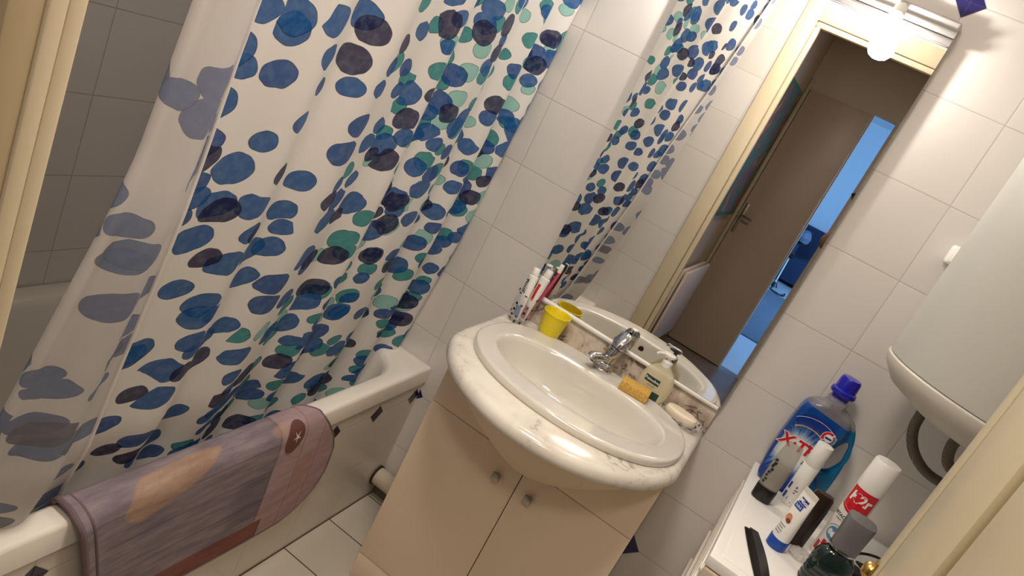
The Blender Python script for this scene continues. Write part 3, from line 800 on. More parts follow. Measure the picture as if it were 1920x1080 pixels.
for bx in (0.684, 0.330):
    MB().tube([(bx, -0.028, 1.925), (bx, -0.060, 1.928), (bx, -0.088, 1.918), (bx, -0.098, 1.900)], [.010, .010, .014, .0155], 18).build('lamp_holder', M['white_plastic'], lm, loc=lm.location)
    MB().lathe([(.0004, -.012), (.006, -.0104), (.0104, -.006), (.012, 0), (.0104, .006), (.006, .0104), (.0004, .012)], (bx, -0.099, 1.853), 16).build('filament', M['core'], lm, loc=lm.location)
    MB().lathe([(.0008, -.031), (.011, -.030), (.021, -.025), (.028, -.015), (.0305, -.003), (.028, .009), (.021, .021), (.015, .030), (.0135, .044)], (bx, -0.099, 1.858), 28).build('bulb', M['bulb'], lm, loc=lm.location)
# ------------------------------------------------------------------ things round the basin
zt = 0.8205
cu = thing('toothbrush_tumbler', (0.222, -0.078, zt), 'clear tumbler with small dark squares left of the yellow cup', 'tumbler')
MB().lathe([(.0008, .001), (.027, .001), (.029, .004), (.0345, .090), (.033, .090), (.0275, .007), (.0008, .006)], tuple(cu.location), 40, cap0=False, cap1=False).build('tumbler_wall', M['dots'], cu, loc=cu.location)
def paste_tube(base, top, w, label, txt, inkrow, group):
    """toothpaste tube, crimped end down, cap up"""
    b, t = Vector(base), Vector(top); ax = (t - b).normalized()
    side = Vector((0.8, -0.6, 0.05)); side = (side - ax * side.dot(ax)).normalized(); nrm = ax.cross(side)
    if nrm.y > 0: nrm = -nrm
    th = thing('toothpaste_tube', b, label, 'toothpaste', group)
    L = (t - b).length; R = []
    for q, a, c in ((0, 1.0, .03), (.06, 1.0, .06), (.3, .97, .45), (.6, .90, .75), (.84, .80, .80), (.86, .5, .5)):
        R.append([tuple(b + ax * L * q + side * w / 2 * a * math.cos(2 * PI * j / 28) + nrm * w / 2 * c * math.sin(2 * PI * j / 28)) for j in range(28)])
    MB().rings(R).build('tube_body', M['white_plastic'], th, loc=b)
    MB().tube([b + ax * L * .855, b + ax * L * .87, b + ax * L * .99, t], [w * .30, w * .33, w * .29, w * .26], 20).build('cap', M['white_plastic'], th, loc=b)
    sgn = 1 if (ax.cross(side)).dot(nrm) > 0 else -1
    def fn(x, y):     # reads upward along the tube
        q = 0.5 + x / L
        dep = interp(q, [(0, .04), (.06, .06), (.3, .45), (.6, .75), (.84, .80)]); wid = interp(q, [(0, 1), (.3, .97), (.6, .9), (.84, .8)])
        s = y / (w / 2 * wid); s = max(-.95, min(.95, s))
        return tuple(b + ax * (L * q) + side * y * (-1) * 1.0 + nrm * (w / 2 * dep * math.sqrt(1 - s * s) + 0.0006))
    return th, fn, L
ta, fn, L1 = paste_tube((0.219, -0.092, 0.828), (0.204, -0.064, 0.982), 0.036, 'white toothpaste tube with black lettering leaning at the left of the dotted tumbler', '', 0, 'toothpaste tubes in the tumbler')
text_on(ta, 'Signal', 0.021, M['black_ink'], lambda x, y: fn(x + 0.022, y), shear=0.2, bold=0.0004)
def strip(par, fnc, x0, x1, y0, y1, mat, nm='colour_band'):
    v = []; f = []
    for i in range(9):
        for j in range(5): v.append(fnc(x0 + (x1 - x0) * i / 8, y0 + (y1 - y0) * j / 4))
    for i in range(8):
        for j in range(4): f.append((i * 5 + j, i * 5 + j + 1, (i + 1) * 5 + j + 1, (i + 1) * 5 + j))
    MB().add(v, f).build(nm, mat, par, loc=par.location)
strip(ta, fn, -L1 * .45, -L1 * .24, -0.013, 0.013, M['sky_ink'])
tb, fn2, L2 = paste_tube((0.229, -0.071, 0.828), (0.238, -0.052, 0.992), 0.036, 'white toothpaste tube with a red band standing at the right of the dotted tumbler', '', 0, 'toothpaste tubes in the tumbler')
strip(tb, fn2, -L2 * .10, L2 * .22, -0.011, -0.003, M['red'])
strip(tb, fn2, -L2 * .45, -L2 * .22, -0.013, 0.013, M['red'])
text_on(tb, 'fluor', 0.018, M['black_ink'], lambda x, y: fn2(x + 0.024, y + 0.006), shear=0.2, bold=0.0003)
br_ = thing('toothbrush', (0.238, -0.052, 0.829), 'pink toothbrush behind the toothpaste tubes in the dotted tumbler', 'toothbrush')
br_.location = (0.228, -0.062, 0.829)
MB().tube(smooth_open([(0.236, -0.061, .829), (0.246, -0.046, .90), (0.255, -0.0365, .965), (0.258, -0.0355, 1.000)], 6), [.0042] * 8 + [.0035] * 6 + [.003] * 5, 10).build('handle', M['pink'], br_, loc=br_.location)
MB().box((0.2525, -0.041, 0.994), (0.2635, -0.032, 1.020)).build('bristles', M['white_plastic'], br_, loc=br_.location, bevel=0.001)

yc = thing('cup', (0.318, -0.069, zt), 'plain yellow plastic cup standing behind the basin rim', 'cup')
MB().lathe([(.0008, .0), (.0265, .0), (.028, .002), (.0385, .078), (.0405, .079), (.0405, .083), (.0385, .0835), (.036, .080), (.0262, .004), (.0008, .003)], tuple(yc.location), 48, cap0=False, cap1=False).build('cup_wall', M['yellow'], yc, loc=yc.location)

# liquid soap bottle
sb = thing('soap_dispenser', (0.640, -0.057, zt), 'clear pump bottle of pale liquid soap with a dark green label', 'soap bottle')
x0, y0, z0 = sb.location
def ob(z, a, b): return sring(x0, y0, z0 + z, a, b, 40, 2.2)
MB().rings([ob(0, .024, .016), ob(.004, .034, .021), ob(.02, .043, .026), ob(.045, .0475, .028), ob(.068, .046, .027), ob(.088, .040, .024), ob(.103, .029, .019), ob(.112, .017, .014), ob(.118, .0125, .0125)]).build('bottle', clear('pale_soap_plastic', (252, 245, 218), 0.46, 0.1), sb, loc=sb.location)
MB().lathe([(.0, .112), (.0145, .112), (.0145, .126), (.011, .129), (.006, .130), (.006, .142), (0, .142)], (x0, y0, z0), 24).build('collar', M['white_plastic'], sb, loc=sb.location)
MB().rings([sring(x0 - .004, y0 - .004, z0 + .139, .016, .009, 24), sring(x0 - .004, y0 - .004, z0 + .146, .019, .0105, 24), sring(x0 - .003, y0 - .003, z0 + .150, .015, .008, 24)]).tube([(x0 - .012, y0 - .008, z0 + .145), (x0 - .030, y0 - .022, z0 + .143), (x0 - .033, y0 - .024, z0 + .138)], .004, 10).build('pump_head', M['white_plastic'], sb, loc=sb.location)
def sb_surf(x, z):
    k = interp(z, [(.02, .043), (.045, .0475), (.068, .046), (.088, .040)]); kb2 = interp(z, [(.02, .026), (.045, .028), (.068, .027), (.088, .024)])
    s = max(-.98, min(.98, x / k)); return (x0 + x, y0 - kb2 * (1 - abs(s) ** 2.2) ** (1 / 2.2) - 0.0008, z0 + z)
def sb_patch(xa, xb, za, zb, mat, nm):
    v = [sb_surf(xa + (xb - xa) * i / 10, za + (zb - za) * j / 6) for i in range(11) for j in range(7)]
    f = [(i * 7 + j, i * 7 + j + 1, i * 7 + j + 8, i * 7 + j + 7) for i in range(10) for j in range(6)]
    MB().add(v, f).build(nm, mat, sb, loc=sb.location)
sb_patch(-.030, .012, .060, .077, M['green_ink'], 'front_label')
def sbt(dx, dz, e=0.0005): 
    def fn(x, y):
        p = sb_surf(x + dx, dz + y); return (p[0], p[1] - e, p[2])
    return fn
text_on(sb, 'Palmolive', 0.0105, M['white_ink'], sbt(-.009, .0685), bold=0.0001)
text_on(sb, 'olive milk', 0.0056, M['black_ink'], sbt(-.006, .054))
sb_patch(.004, .026, .020, .042, M['green_ink'], 'leaf_picture')
sb_patch(.000, .014, .014, .021, M['red'], 'flower_picture')

sp_ = thing('sponge', (0.608, -0.118, 0.840), 'rectangular yellow sponge on the basin ledge in front of the soap bottle', 'sponge')
def sponge_mat():
    t = NT('yellow_sponge'); x, y, z, v = t.objpos(); f, _ = t.noise(v, 260.0, 4, 0.7)
    t.set(Base_Color=t.mix(t.ss(f, .35, .65), s2l((196, 146, 62)), s2l((236, 196, 108))), Roughness=0.95); t.bump(f, 0.0015, 1.0); return t.m
ang = math.radians(5); ca, sa = math.cos(ang), math.sin(ang)
mb = MB()
mb.v = []; bxs = MB().box((-.040, -.024, 0), (.040, .024, .027))
mb.add([(0.608 + x * ca - y * sa, -0.118 + x * sa + y * ca, 0.8404 + z) for x, y, z in bxs.v], bxs.f)
mb.build('foam', sponge_mat(), sp_, loc=sp_.location, bevel=0.003)

ds = thing('soap_dish', (0.742, -0.062, zt), 'clear oval soap dish with small dark squares at the right end of the worktop', 'soap dish')
def dring(z, a, b): return sring(0.742, -0.062, zt + z, a, b, 48, 2.3)
rr = [dring(.0, .046, .030), dring(.003, .052, .035), dring(.018, .062, .045), dring(.0195, .062, .045), dring(.0195, .059, .042), dring(.006, .050, .033), dring(.005, .020, .012)]
uvd = [(2 * PI * j / 48, z) for z in (.0, .006, .026, .028, .03, .045, .06) for j in range(48)]
MB().rings(rr, True, True, True, 0, uvd).build('dish_wall', dots_mat('dotted_clear_dish', 16, 75), ds, loc=ds.location)
so = thing('soap_bar', (0.738, -0.058, zt + .008), 'ivory bar of soap lying in the clear dotted dish', 'soap')
an = math.radians(-8); ca, sa = math.cos(an), math.sin(an)
R = []
for z, k in ((.006, .80), (.009, .93), (.014, 1.0), (.022, 1.0), (.028, .93), (.031, .78)):
    R.append([(0.738 + (x * ca - y * sa), -0.056 + (x * sa + y * ca), zt + z) for x, y, _ in sring(0, 0, 0, .046 * k, .024 * k, 40, 3.2)])
MB().rings(R).build('bar', M['soap'], so, loc=so.location)

# ------------------------------------------------------------------ washing machine
wm = thing('washing_machine', (0.957, -0.012, 0), 'white washing machine under the water heater, its flat top crowded with bottles', 'washing machine')
rv, fv = Vector((0.999, -0.0447, 0)), Vector((-0.0447, -0.999, 0))
def wmb(mb, x0, x1, d0, d1, z0, z1):
    B = Vector((0.957, -0.012, 0)); v = []
    for z in (z0, z1):
        for x, d in ((x0, d0), (x1, d0), (x1, d1), (x0, d1)):
            v.append(tuple(B + rv * x + fv * d + Vector((0, 0, z))))
    return mb.add(v, [(0, 3, 2, 1), (4, 5, 6, 7), (0, 1, 5, 4), (1, 2, 6, 5), (2, 3, 7, 6), (3, 0, 4, 7)])
wmb(MB(), 0.006, 0.594, 0.006, 0.57, 0.012, 0.803).build('body', M['white_metal'], wm, loc=wm.location, bevel=0.004)
wmb(MB(), 0.0, 0.60, 0.0, 0.583, 0.804, 0.8285).build('lid', M['white_plastic'], wm, loc=wm.location, bevel=0.004)
wmb(MB(), 0.022, 0.578, 0.012, 0.560, 0.828, 0.830).build('lid_inset', M['white_plastic'], wm, loc=wm.location, bevel=0.001)
wmb(MB(), 0.004, 0.596, 0.571, 0.588, 0.70, 0.802).build('control_panel', plain('machine_fascia', (206, 190, 166), 0.4), wm, loc=wm.location, bevel=0.004)
wmb(MB(), 0.004, 0.596, 0.571, 0.586, 0.06, 0.697).build('front_panel', M['white_metal'], wm, loc=wm.location, bevel=0.004)
for z in (0.775, 0.748, 0.721, 0.694, 0.60, 0.50):
    wmb(MB(), -0.001, 0.0065, 0.03, 0.555, z - 0.005, z + 0.005).build('side_rib', M['white_metal'], wm, loc=wm.location, bevel=0.0025)
ZM = 0.8305

# detergent bottle with a handle hole
dt = thing('detergent_bottle', (1.045, -0.075, ZM), 'big blue laundry detergent bottle with a royal blue cap against the tiled wall', 'detergent')
outl = [(.975, .8305), (.964, .865), (.960, .92), (.962, .99), (.967, 1.045), (.982, 1.068), (1.004, 1.080), (1.010, 1.099), (1.048, 1.099), (1.054, 1.082), (1.078, 1.068), (1.087, 1.035), (1.078, 1.000), (1.069, .960), (1.071, .925), (1.088, .895), (1.106, .868), (1.110, .8305), (1.045, .8300)]
loop = [(1.050, 1.076), (1.080, 1.069), (1.096, 1.056), (1.114, 1.015), (1.122, .95), (1.122, .88), (1.112, .845), (1.060, .850), (1.045, .96)]
holeo = [(1.099, 1.016), (1.086, .995), (1.073, .955), (1.077, .925), (1.095, .932), (1.109, .962), (1.110, .992)]
def det_mat():
    t = NT('blue_detergent_plastic'); x, y, z = t.pos()
    lv = t.ss(t.math('MULTIPLY_ADD', x, 0.10, z), 1.156, 1.160)
    blue = t.mix(t.ss(x, 1.05, 1.115), s2l((10, 74, 156)), s2l((8, 112, 164)))
    col = t.mix(lv, blue, s2l((170, 166, 170)))
    t.set(Base_Color=col, Roughness=0.14)
    tr = t.new('ShaderNodeBsdfTransparent'); t.put(tr.inputs[0], t.mix(lv, s2l((40, 130, 200)), s2l((235, 235, 238))))
    mx = t.new('ShaderNodeMixShader'); t.put(mx.inputs[0], t.math('MULTIPLY_ADD', lv, -0.42, 0.86))
    t.l.new(tr.outputs[0], mx.inputs[1]); t.l.new(t.b.outputs[0], mx.inputs[2]); t.l.new(mx.outputs[0], t.out.inputs[0])
    return t.m
DM = det_mat()
filled_shape([smooth_closed(outl, 5)], 0.020, 0.016, lambda x, y, z: (x, -0.075 + z, y), 'bottle', DM, dt)
filled_shape([smooth_closed(loop, 5), smooth_closed(holeo, 5)], 0.003, 0.009, lambda x, y, z: (x, -0.075 + z, y), 'handle', DM, dt)
MB().lathe([(.0, 1.088), (.0205, 1.088), (.0215, 1.1085), (.029, 1.110), (.031, 1.1135), (.030, 1.122), (.0255, 1.125), (.0245, 1.150), (.0215, 1.1565), (.0, 1.158)], (1.029, -.075, 0), 40).build('cap', M['blue_cap'], dt, loc=dt.location)
def det_label():
    t = NT('detergent_label'); x, y, z = t.pos()
    dx = t.math('SUBTRACT', x, 1.008); dz = t.math('SUBTRACT', z, 0.935)
    r = t.math('SQRT', t.math('ADD', t.math('POWER', dx, 2.0), t.math('POWER', dz, 2.0)))
    a = t.math('ARCTAN2', dz, dx)
    f, _ = t.noise(t.vec(t.math('MULTIPLY', a, 5.0), t.math('MULTIPLY', r, 8.0)), 3.0, 3, 0.6)
    ray = t.math('MULTIPLY', t.ss(r, 0.085, 0.03, 1.0, 0.0) if False else t.ss(r, 0.03, 0.088, 1.0, 0.0), t.ss(f, 0.35, 0.62))
    core = t.ss(r, 0.025, 0.06, 1.0, 0.0)
    col = t.mix(ray, s2l((14, 50, 140)), s2l((120, 184, 226)))
    col = t.mix(core, col, s2l((236, 238, 232)))
    t.set(Base_Color=col, Roughness=0.3); return t.m
lab = smooth_closed([(.972, .842), (.967, .90), (.968, .97), (.974, 1.020), (.995, 1.040), (1.030, 1.042), (1.056, 1.032), (1.066, 1.000), (1.060, .94), (1.060, .88), (1.062, .842)], 5)
MB().add([(x, -0.1118, z) for x, z in lab], [tuple(range(len(lab)))]).build('front_label', det_label(), dt, loc=dt.location)
fl_ = lambda dx, dz, e=0.0: on_plane((dx, -0.1124 - e, dz), (1, 0, 0.0), (0, 0, 1))
text_on(dt, 'X·TRA', 0.040, M['white_ink'], fl_(1.021, .955), shear=0.1, bold=0.0030)
text_on(dt, 'X·TRA', 0.040, M['red'], fl_(1.021, .955, 0.0005), shear=0.1, bold=0.0014)
arcv = [(1.012 + r * math.cos(a), -0.1126, .998 + r * 0.5 * math.sin(a) - .008) for a in [PI * (0.9 - 0.75 * k / 16) for k in range(17)] for r in (.034, .038)]
MB().add(arcv, [(2 * i, 2 * i + 2, 2 * i + 3, 2 * i + 1) for i in range(16)]).build('yellow_arc', plain('label_gold', (222, 190, 110), 0.4), dt, loc=dt.location)
MB().add([(1.020 + r * math.cos(a), -0.1126, .985 + r * 0.75 * math.sin(a)) for a in [PI * (0.78 - 0.56 * k / 16) for k in range(17)] for r in (.066, .0672)], [(2 * i, 2 * i + 2, 2 * i + 3, 2 * i + 1) for i in range(16)]).build('slogan_line', M['white_ink'], dt, loc=dt.location)
def disc(cx, cz, r0, r1, a0, a1, y):
    v = [(cx + r * math.cos(a), y, cz + r * math.sin(a)) for a in [a0 + (a1 - a0) * k / 24 for k in range(25)] for r in (r0, r1)]
    return MB().add(v, [(2 * i, 2 * i + 2, 2 * i + 3, 2 * i + 1) for i in range(24)])
disc(1.054, 1.010, 0.0, .0175, 0, 2 * PI, -.1128).build('badge', M['white_ink'], dt, loc=dt.location)
disc(1.054, 1.010, .010, .0165, PI * .35, PI * 1.2, -.1131).build('badge_red', M['red'], dt, loc=dt.location)
disc(1.054, 1.010, .010, .0165, -PI * .75, PI * .28, -.1131).build('badge_grey', M['grey_cap'], dt, loc=dt.location)
MB().box((1.046, -.1134, 1.007), (1.062, -.1131, 1.012)).build('badge_bar', M['blue_ink'], dt, loc=dt.location)
text_on(dt, 'actif', 0.018, M['black_ink'], fl_(1.050, .925), bold=0.0003)

# clear bottle upside down on a black cap
iv = thing('shower_gel_bottle', (0.992, -0.220, ZM), 'clear bottle standing on its black cap at the left edge of the machine top', 'bottle')
ix, iy = 0.992, -0.220
MB().rings([sring(ix, iy, ZM + z, a, b, 40, 2.4) for z, a, b in ((0, .0215, .0155), (.002, .0235, .0175), (.034, .0245, .0185), (.0365, .0235, .0175))]).build('cap', M['black_plastic'], iv, loc=iv.location)
MB().rings([sring(ix, iy, ZM + z, a, b, 40, 2.4) for z, a, b in ((.0367, .0235, .0175), (.05, .0245, .0180), (.10, .0240, .0165), (.135, .0215, .012), (.152, .0185, .007), (.158, .0170, .004))]).build('bottle', M['clear_tint'], iv, loc=iv.location)
MB().rings([sring(ix, iy, ZM + z, a, b, 40, 2.4) for z, a, b in ((.039, .0222, .0162), (.05, .0232, .0168), (.095, .0230, .0155), (.0965, .022, .0145))]).build('gel', clear('grey_gel', (206, 202, 186), 0.5), iv, loc=iv.location)
random.seed(3)
for k in range(8):
    zz = ZM + .045 + k * .0085; aa = .0247
    xx = ix - .0205 + random.uniform(0, .004); yy = iy - 0.0185 * (1 - (abs(xx - ix) / aa) ** 2.4) ** (1 / 2.4) - .0008
    MB().box((xx - .001, yy - .0006, zz), (xx + random.uniform(.003, .007), yy + .0006, zz + random.uniform(.004, .008))).build('black_lettering', M['black_ink'], iv, loc=iv.location)

cy_ = thing('tube_bottle', (1.054, -0.145, ZM), 'slim plain white cylinder bottle between the clear bottle and the blue detergent', 'bottle')
MB().lathe([(.0, 0), (.0185, 0), (.0195, .002), (.0195, .112), (.0192, .1125), (.0192, .1135), (.0195, .114), (.0192, .171), (.0185, .1725), (.0, .1725)], tuple(cy_.location), 40).build('cylinder', M['white_plastic'], cy_, loc=cy_.location)
for (ta_, tb_, za, zb, m) in ((-2.75, -2.35, .012, .030, 'blue_ink'), (-2.75, -2.40, .038, .056, 'blue_ink'), (-1.75, -1.5, .034, .037, 'grey_cap'), (-1.75, -1.35, .041, .044, 'grey_cap'), (-1.75, -1.55, .048, .054, 'grey_cap'), (-1.45, -1.38, .008, .011, 'black_ink'), (-2.05, -1.95, .012, .020, 'sky_ink')):
    cyl_patch(tuple(cy_.location), .0199, ta_, tb_, za, zb, 6).build('print', M[m], cy_, loc=cy_.location)

# cream tube on a blue cap
ct_ = thing('cream_tube', (1.046, -0.398, ZM), 'white cream tube with a baby picture standing on its blue cap', 'cream tube')
tx, ty = 1.046, -0.398
MB().lathe([(.0, 0), (.0195, 0), (.0205, .001), (.021, .0235), (.0205, .0245), (.0, .0245)], (tx, ty, ZM), 40, sy=0.92).build('cap', M['tube_blue'], ct_, loc=ct_.location)
rot = math.radians(-46)
def tring(z, a, b):
    return [(tx + x * math.cos(rot) - y * math.sin(rot), ty + x * math.sin(rot) + y * math.cos(rot), ZM + z) for x, y, _ in sring(0, 0, 0, a, b, 40, 2.1)]
TP = [(.0246, .0195, .018), (.03, .0200, .0178), (.07, .0205, .0135), (.11, .0208, .007), (.133, .0210, .0022), (.146, .0210, .0014)]
MB().rings([tring(*q) for q in TP]).build('tube_body', M['white_plastic'], ct_, loc=ct_.location)
MB().rings([tring(.1355, .0211, .0024), tring(.1462, .0211, .0017)]).build('crimp', plain('crimp_grey', (214, 208, 198), 0.4), ct_, loc=ct_.location)
def ct_fn(dx, dz):
    def fn(x, y):
        X, Z = x + dx, y + dz; b = interp(Z, [(q[0], q[2]) for q in TP]); a = interp(Z, [(q[0], q[1]) for q in TP])
        s = max(-.97, min(.97, X / a)); Y = -b * (1 - abs(s) ** 2.1) ** (1 / 2.1) - .0007
        return (tx + X * math.cos(rot) - Y * math.sin(rot), ty + X * math.sin(rot) + Y * math.cos(rot), ZM + Z)
    return fn
def ct_patch(x0, x1, z0, z1, m, nm, e=0.0):
    g = ct_fn(0, 0); v = [g(x0 + (x1 - x0) * i / 10, z0 + (z1 - z0) * j / 8) for i in range(11) for j in range(9)]
    v = [(a, b - e, c) for a, b, c in v]
    MB().add(v, [(i * 9 + j, i * 9 + j + 1, i * 9 + j + 10, i * 9 + j + 9) for i in range(10) for j in range(8)]).build(nm, M[m], ct_, loc=ct_.location)
ct_patch(-.010, .012, .113, .126, 'blue_ink', 'name_label'); ct_patch(-.013, .009, .100, .112, 'tube_blue', 'sub_label')
g0 = ct_fn(.001, .1195); text_on(ct_, 'Mixa', .0115, M['white_ink'], lambda x, y: tuple(Vector(g0(x, y)) + Vector((0, -.0006, 0))), bold=.0002)
g1 = ct_fn(-.002, .106); text_on(ct_, 'bébé', .0085, M['white_ink'], lambda x, y: tuple(Vector(g1(x, y)) + Vector((0, -.0006, 0))))
def blob(dx, dz, rx, rz, m, nm, e):
    g = ct_fn(dx, dz); v = [g(0, 0)] + [g(rx * math.cos(2 * PI * k / 24), rz * math.sin(2 * PI * k / 24)) for k in range(24)]
    v = [(a, b - e, c) for a, b, c in v]
    MB().add(v, [(0, 1 + k, 1 + (k + 1) % 24) for k in range(24)]).build(nm, M[m], ct_, loc=ct_.location)
M['baby'] = plain('picture_skin', (206, 140, 104), 0.5); M['baby_hair'] = plain('picture_brown', (120, 70, 44), 0.5)
blob(-.002, .075, .0085, .009, 'baby', 'baby_picture', .0002); blob(.002, .069, .006, .005, 'baby_hair', 'baby_picture', .0004)
for k in range(4): ct_patch(-.012, .006 - .002 * (k % 2), .054 - k * .006, .0555 - k * .006, 'grey_cap', 'fine_print')

bb_ = thing('brown_bottle', (1.080, -0.330, ZM), 'flat dark brown bottle right behind the white cream tube', 'bottle')
mb = MB(); mb.rings([sring(1.080, -.330, ZM + z, a, b, 36, 3.6) for z, a, b in ((0, .021, .011), (.003, .023, .013), (.10, .023, .013), (.128, .021, .012), (.134, .018, .010))])
mb.build('flat_body', M['dark_brown'], bb_, loc=bb_.location)

# comb
cb = thing('comb', (1.005, -0.47, ZM), 'black tapered comb lying near the front of the machine top', 'comb')
c0, c1 = Vector((0.990, -0.400, ZM)), Vector((1.036, -0.575, ZM)); ca_ = (c1 - c0).normalized(); cs_ = Vector((-ca_.y, ca_.x, 0)); Lc = (c1 - c0).length
mb = MB(); n = 24
tp, bt_ = [], []
for i in range(n + 1):
    q = i / n; bow = 0.006 * math.sin(PI * q)
    p = c0 + ca_ * Lc * q + cs_ * (0.016 + bow); r = c0 + ca_ * (Lc * q - 0.004 * (1 - q)) + cs_ * (-0.002 + bow * .4)
    tp.append(p); bt_.append(r)
v = [tuple(p + Vector((0, 0, .0005))) for p in tp] + [tuple(p + Vector((0, 0, .0005))) for p in bt_] + [tuple(p + Vector((0, 0, .0045))) for p in tp] + [tuple(p + Vector((0, 0, .0045))) for p in bt_]
m_ = n + 1; f = []
for i in range(n): f += [(i, i + 1, m_ + i + 1, m_ + i), (2 * m_ + i, 3 * m_ + i, 3 * m_ + i + 1, 2 * m_ + i + 1), (i, 2 * m_ + i, 2 * m_ + i + 1, i + 1), (m_ + i, m_ + i + 1, 3 * m_ + i + 1, 3 * m_ + i)]
f += [(0, m_, 3 * m_, 2 * m_), (n, 2 * m_ + n, 3 * m_ + n, m_ + n)]
mb.add(v, f).build('spine', M['black_plastic'], cb, loc=cb.location)
mb = MB()
for k in range(74):
    q = 0.02 + 0.95 * k / 73; bow = 0.006 * math.sin(PI * q)
    p = c0 + ca_ * (Lc * q) + cs_ * (-0.001 + bow * .4); l = 0.014 + .004 * math.sin(PI * q)
    a = ca_ * .0007; b_ = cs_ * (-l)
    vv = [p - a, p + a, p + a * .6 + b_, p - a * .6 + b_]
    mb.add([tuple(w + Vector((0, 0, .001))) for w in vv] + [tuple(w + Vector((0, 0, .004))) for w in vv], [(0, 3, 2, 1), (4, 5, 6, 7), (0, 1, 5, 4), (1, 2, 6, 5), (2, 3, 7, 6), (3, 0, 4, 7)])
mb.build('teeth', M['black_plastic'], cb, loc=cb.location)

# crumpled clear packet
gp = thing('clear_packet', (1.095, -0.385, ZM), 'small crumpled clear plastic packet lying by the foot of the spray can', 'packet')
bm = bmesh.new(); bmesh.ops.create_icosphere(bm, subdivisions=3, radius=1.0)
random.seed(11)
ph = [(random.uniform(3, 9), random.uniform(3, 9), random.uniform(3, 9), random.uniform(0, 6)) for _ in range(6)]
for q in bm.verts:
    n_ = q.co.copy(); d = sum(abs(math.sin(n_.x * a + n_.y * b + n_.z * c + e)) for a, b, c, e in ph) / 6
    q.co = Vector((n_.x * .020, n_.y * .017, n_.z * .012)) * (0.65 + 0.7 * d); q.co.z = max(q.co.z, -.010)
me = bpy.data.meshes.new('film'); 
for q in bm.verts: q.co.z += .0101
bm.to_mesh(me); bm.free(); me.materials.append(clear('packet_film', (240, 238, 236), 0.30, 0.05))
o = bpy.data.objects.new('film', me); COL.objects.link(o); o.parent = gp

# spray can
kc = thing('spray_can', (1.148, -0.300, ZM), 'white stain-remover spray can with a red label and tall white cap', 'spray can')
kx_, ky_ = 1.148, -0.300
MB().lathe([(.0, 0), (.0265, 0), (.028, .002), (.0275, .006), (.0278, .180), (.026, .188), (.0, .188)], (kx_, ky_, ZM), 48).build('can', plain('can_white', (226, 220, 214), 0.3), kc, loc=kc.location)
MB().lathe([(.0, .184), (.0285, .184), (.029, .186), (.0275, .252), (.0255, .256), (.0, .2565)], (kx_, ky_, ZM), 48).build('cap', M['white_plastic'], kc, loc=kc.location)
kC = (kx_, ky_, ZM)
cyl_patch(kC, .0282, -2.95, -0.75, lambda q: .133 - .010 * math.sin(PI * q), lambda q: .184, 40).build('red_label', M['red'], kc, loc=kc.location)
cyl_patch(kC, .0284, -2.85, -0.85, lambda q: .1375 - .010 * math.sin(PI * q), lambda q: .1395 - .010 * math.sin(PI * q), 40).build('label_line', plain('label_pink', (226, 120, 124), 0.4), kc, loc=kc.location)
text_on(kc, 'K2r', .031, M['white_ink'], on_cyl((kx_, ky_), .0286, -1.86, ZM + .161), bold=.0011, shear=.1)
cyl_patch(kC, .0283, -2.15, -1.85, lambda q: .1245 + .010 * abs(2 * q - 1), lambda q: .1345, 8).build('label_point', M['red'], kc, loc=kc.location)
text_on(kc, 'DETACHANT', .0105, M['black_ink'], on_cyl((kx_, ky_), .0282, -2.02, ZM + .109), bold=.0002)
text_on(kc, 'avant lavage', .0070, M['black_ink'], on_cyl((kx_, ky_), .0282, -2.02, ZM + .101))
def cyl_disc(c, R, th, z, r0, r1, a0, a1):
    v = []
    for k in range(25):
        a = a0 + (a1 - a0) * k / 24
        for r in (r0, r1): v.append((c[0] + R * math.cos(th + r * math.cos(a) / R), c[1] + R * math.sin(th + r * math.cos(a) / R), c[2] + z + r * math.sin(a)))
    return MB().add(v, [(2 * i, 2 * i + 2, 2 * i + 3, 2 * i + 1) for i in range(24)])
cyl_disc(kC, .0281, -2.0, .066, 0.0005, .016, 0, 2 * PI).build('blue_picture', M['sky_ink'], kc, loc=kc.location)
cyl_disc(kC, .0283, -1.95, .064, 0.0005, .007, 0, 2 * PI).build('blue_picture_shirt', M['white_ink'], kc, loc=kc.location)
cyl_disc(kC, .0281, -2.0, .066, .0205, .0215, .5, PI - .5).build('picture_arc', M['black_ink'], kc, loc=kc.location)
cyl_patch(kC, .0281, -2.75, -2.45, .012, .034, 6).build('red_square', M['red'], kc, loc=kc.location)
cyl_patch(kC, .0281, -2.35, -2.05, .030, .044, 6).build('red_square', M['red'], kc, loc=kc.location)

# after-shave bottle
af = thing('aftershave_bottle', (1.138, -0.452, ZM), 'ribbed dark green glass bottle with a square grey cap at the front', 'bottle')
ax_, ay_ = 1.138, -0.452
gl = plain('dark_green_glass', (20, 40, 38), 0.06, coat=0.6)
ring = lambda z, a, b, p=2.6: sring(ax_, ay_, ZM + z, a, b, 48, p)
prof = [(0, .036, .022), (.003, .039, .025)]
z = .006
while z < .066:
    prof += [(z, .0395, .0255), (z + .0012, .038, .024), (z + .0022, .038, .024), (z + .0034, .0395, .0255)]; z += .0105
prof += [(.074, .038, .025), (.084, .033, .023), (.090, .026, .021), (.093, .018, .018), (.102, .016, .016)]
MB().rings([ring(*q) for q in prof]).build('glass', gl, af, loc=af.location)
MB().lathe([(.0, .0985), (.0275, .0985), (.0275, .102), (.0, .102)], (ax_, ay_, ZM), 36).build('neck_ring', M['chrome'], af, loc=af.location)
MB().rings([sring(ax_, ay_, ZM + z, a, a, 40, 3.2) for z, a in ((.1022, .0245), (.104, .0255), (.168, .0275), (.172, .0268), (.1725, .024))]).build('cap', M['grey_cap'], af, loc=af.location)

